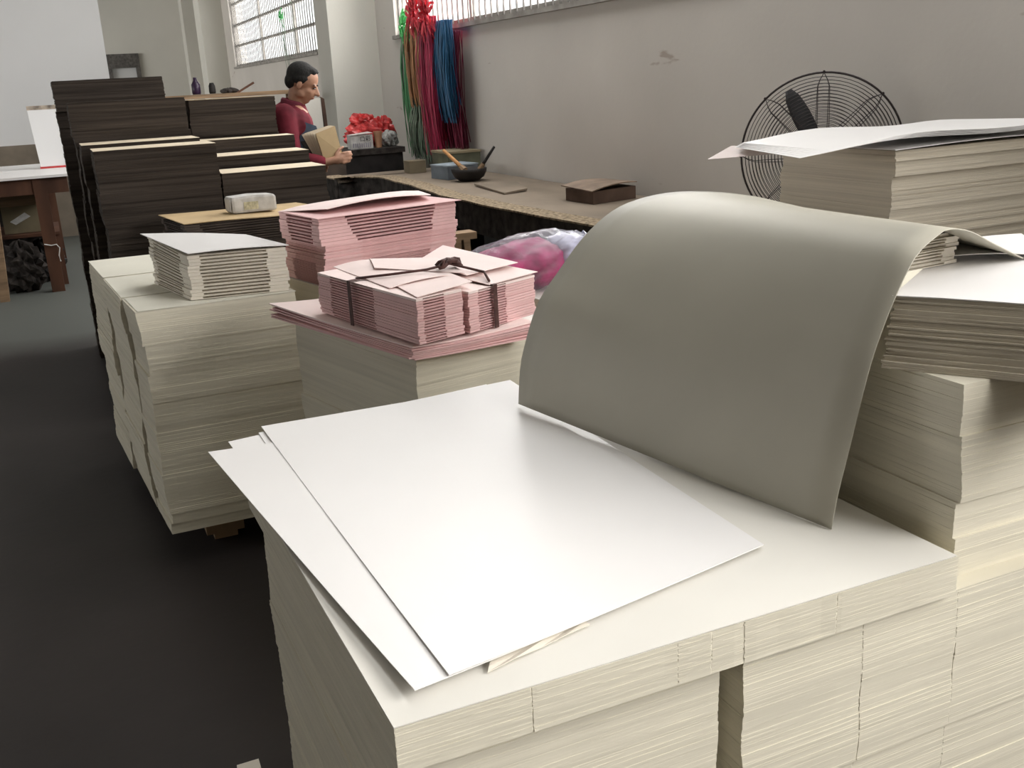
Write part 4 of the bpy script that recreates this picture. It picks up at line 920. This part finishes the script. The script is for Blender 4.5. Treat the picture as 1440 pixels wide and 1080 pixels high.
# back shelf clutter and pipes by the far wall
t = thing('long_bench', 'pale bench with odds and ends behind the back row of dark stacks', 'bench', (1.9, 11.2, 0))
obj('bench_top', MB().box((0.95, 11.0, 1.46), (2.45, 11.5, 1.50)), 'wood', t)
for x in (1.0, 2.36): obj('leg', MB().box((x, 11.05, 0), (x+.05, 11.1, 1.46)), 'wood', t)
t = thing('bottle', 'dark bottle on the pale bench at the foot of the white pipe', 'bottle', (1.47, 11.2, 1.502))
obj('bottle_body', MB().loft([[Vector((1.47+r*math.cos(a), 11.2+r*math.sin(a), z)) for a in [2*math.pi*i/14 for i in range(14)]] for r, z in ((.04, 1.502), (.045, 1.52), (.045, 1.60), (.02, 1.64), (.018, 1.67))]), mat('dark_bottle', (0.03, 0.015, 0.04), .3, .1), t, smooth=True)
t = thing('bottle', 'small dark jar on the pale bench right of the taller bottle', 'bottle', (1.63, 11.2, 1.502))
obj('bottle_body', MB().loft([[Vector((1.63+r*math.cos(a), 11.2+r*math.sin(a), z)) for a in [2*math.pi*i/14 for i in range(14)]] for r, z in ((.03, 1.502), (.035, 1.52), (.033, 1.58), (.02, 1.61))]), 'black', t, smooth=True)
obj('wood_offcuts', MB().slab([[Vector((1.86, 11.15, 1.503)), Vector((1.88, 11.25, 1.503))], [Vector((2.05, 11.15, 1.60)), Vector((2.06, 11.25, 1.60))]], 0.02), 'wood_red', base=(1.9, 11.2, 1.5), label='reddish offcut of wood propped up on the pale bench', cat='wood')
obj('cloth', crumple('', '', (1.80, 11.2, 1.520), (0.09, 0.07, 0.028), '', 31), 'grime', base=(1.75, 11.2, 1.5), label='dark crumpled cloth lying on the pale bench', cat='cloth')
obj('pipe', MB().tube([(3.28, 22.0, 0), (3.28, 22.0, 2.0), (3.28, 22.0, CZ)], 0.035, 10), 'pipe', base=(3.28, 22.0, 0), label='thin white pipe running up the window wall in the far corner', cat='pipe')
t = thing('pallet_sheet', 'stray cream sheet on the floor beside the near left pile', 'sheet', (0.12, 1.3, 0.0))
obj('sheet', MB().slab(bilin([(0.16, 2.10, 0.012), (0.05, 1.3, 0.012), (0.19, 1.3, 0.012), (0.21, 2.1, 0.012)], 4), 0.006, (0, 0, 1)), 'cream', t)

t = thing('trestle', 'small tan wooden trestle standing in front of the work table by the tall pink pile', 'trestle', (2.12, 5.6, 0))
for (x0, x1) in ((2.075, 2.10), (2.175, 2.155)): obj('leg', MB().slab([[Vector((x0-.02, 5.6, 0)), Vector((x0+.02, 5.6, 0))], [Vector((x1-.02, 5.6, .60)), Vector((x1+.02, 5.6, .60))]], 0.04), 'wood', t)
obj('top_rail', MB().box((2.03, 5.56, 0.60), (2.22, 5.68, 0.64)), 'wood', t)
t = thing('dark_carton', 'dark carton standing under the white topped table behind the rag heaps', 'carton', (-0.5, 10.4, 0))
obj('body', MB().box((-0.95, 10.25, 0.0), (-0.14, 10.7, 0.80)), 'grime', t)
obj('lid', MB().box((-0.96, 10.24, 0.80), (-0.13, 10.71, 0.83)), 'black', t)
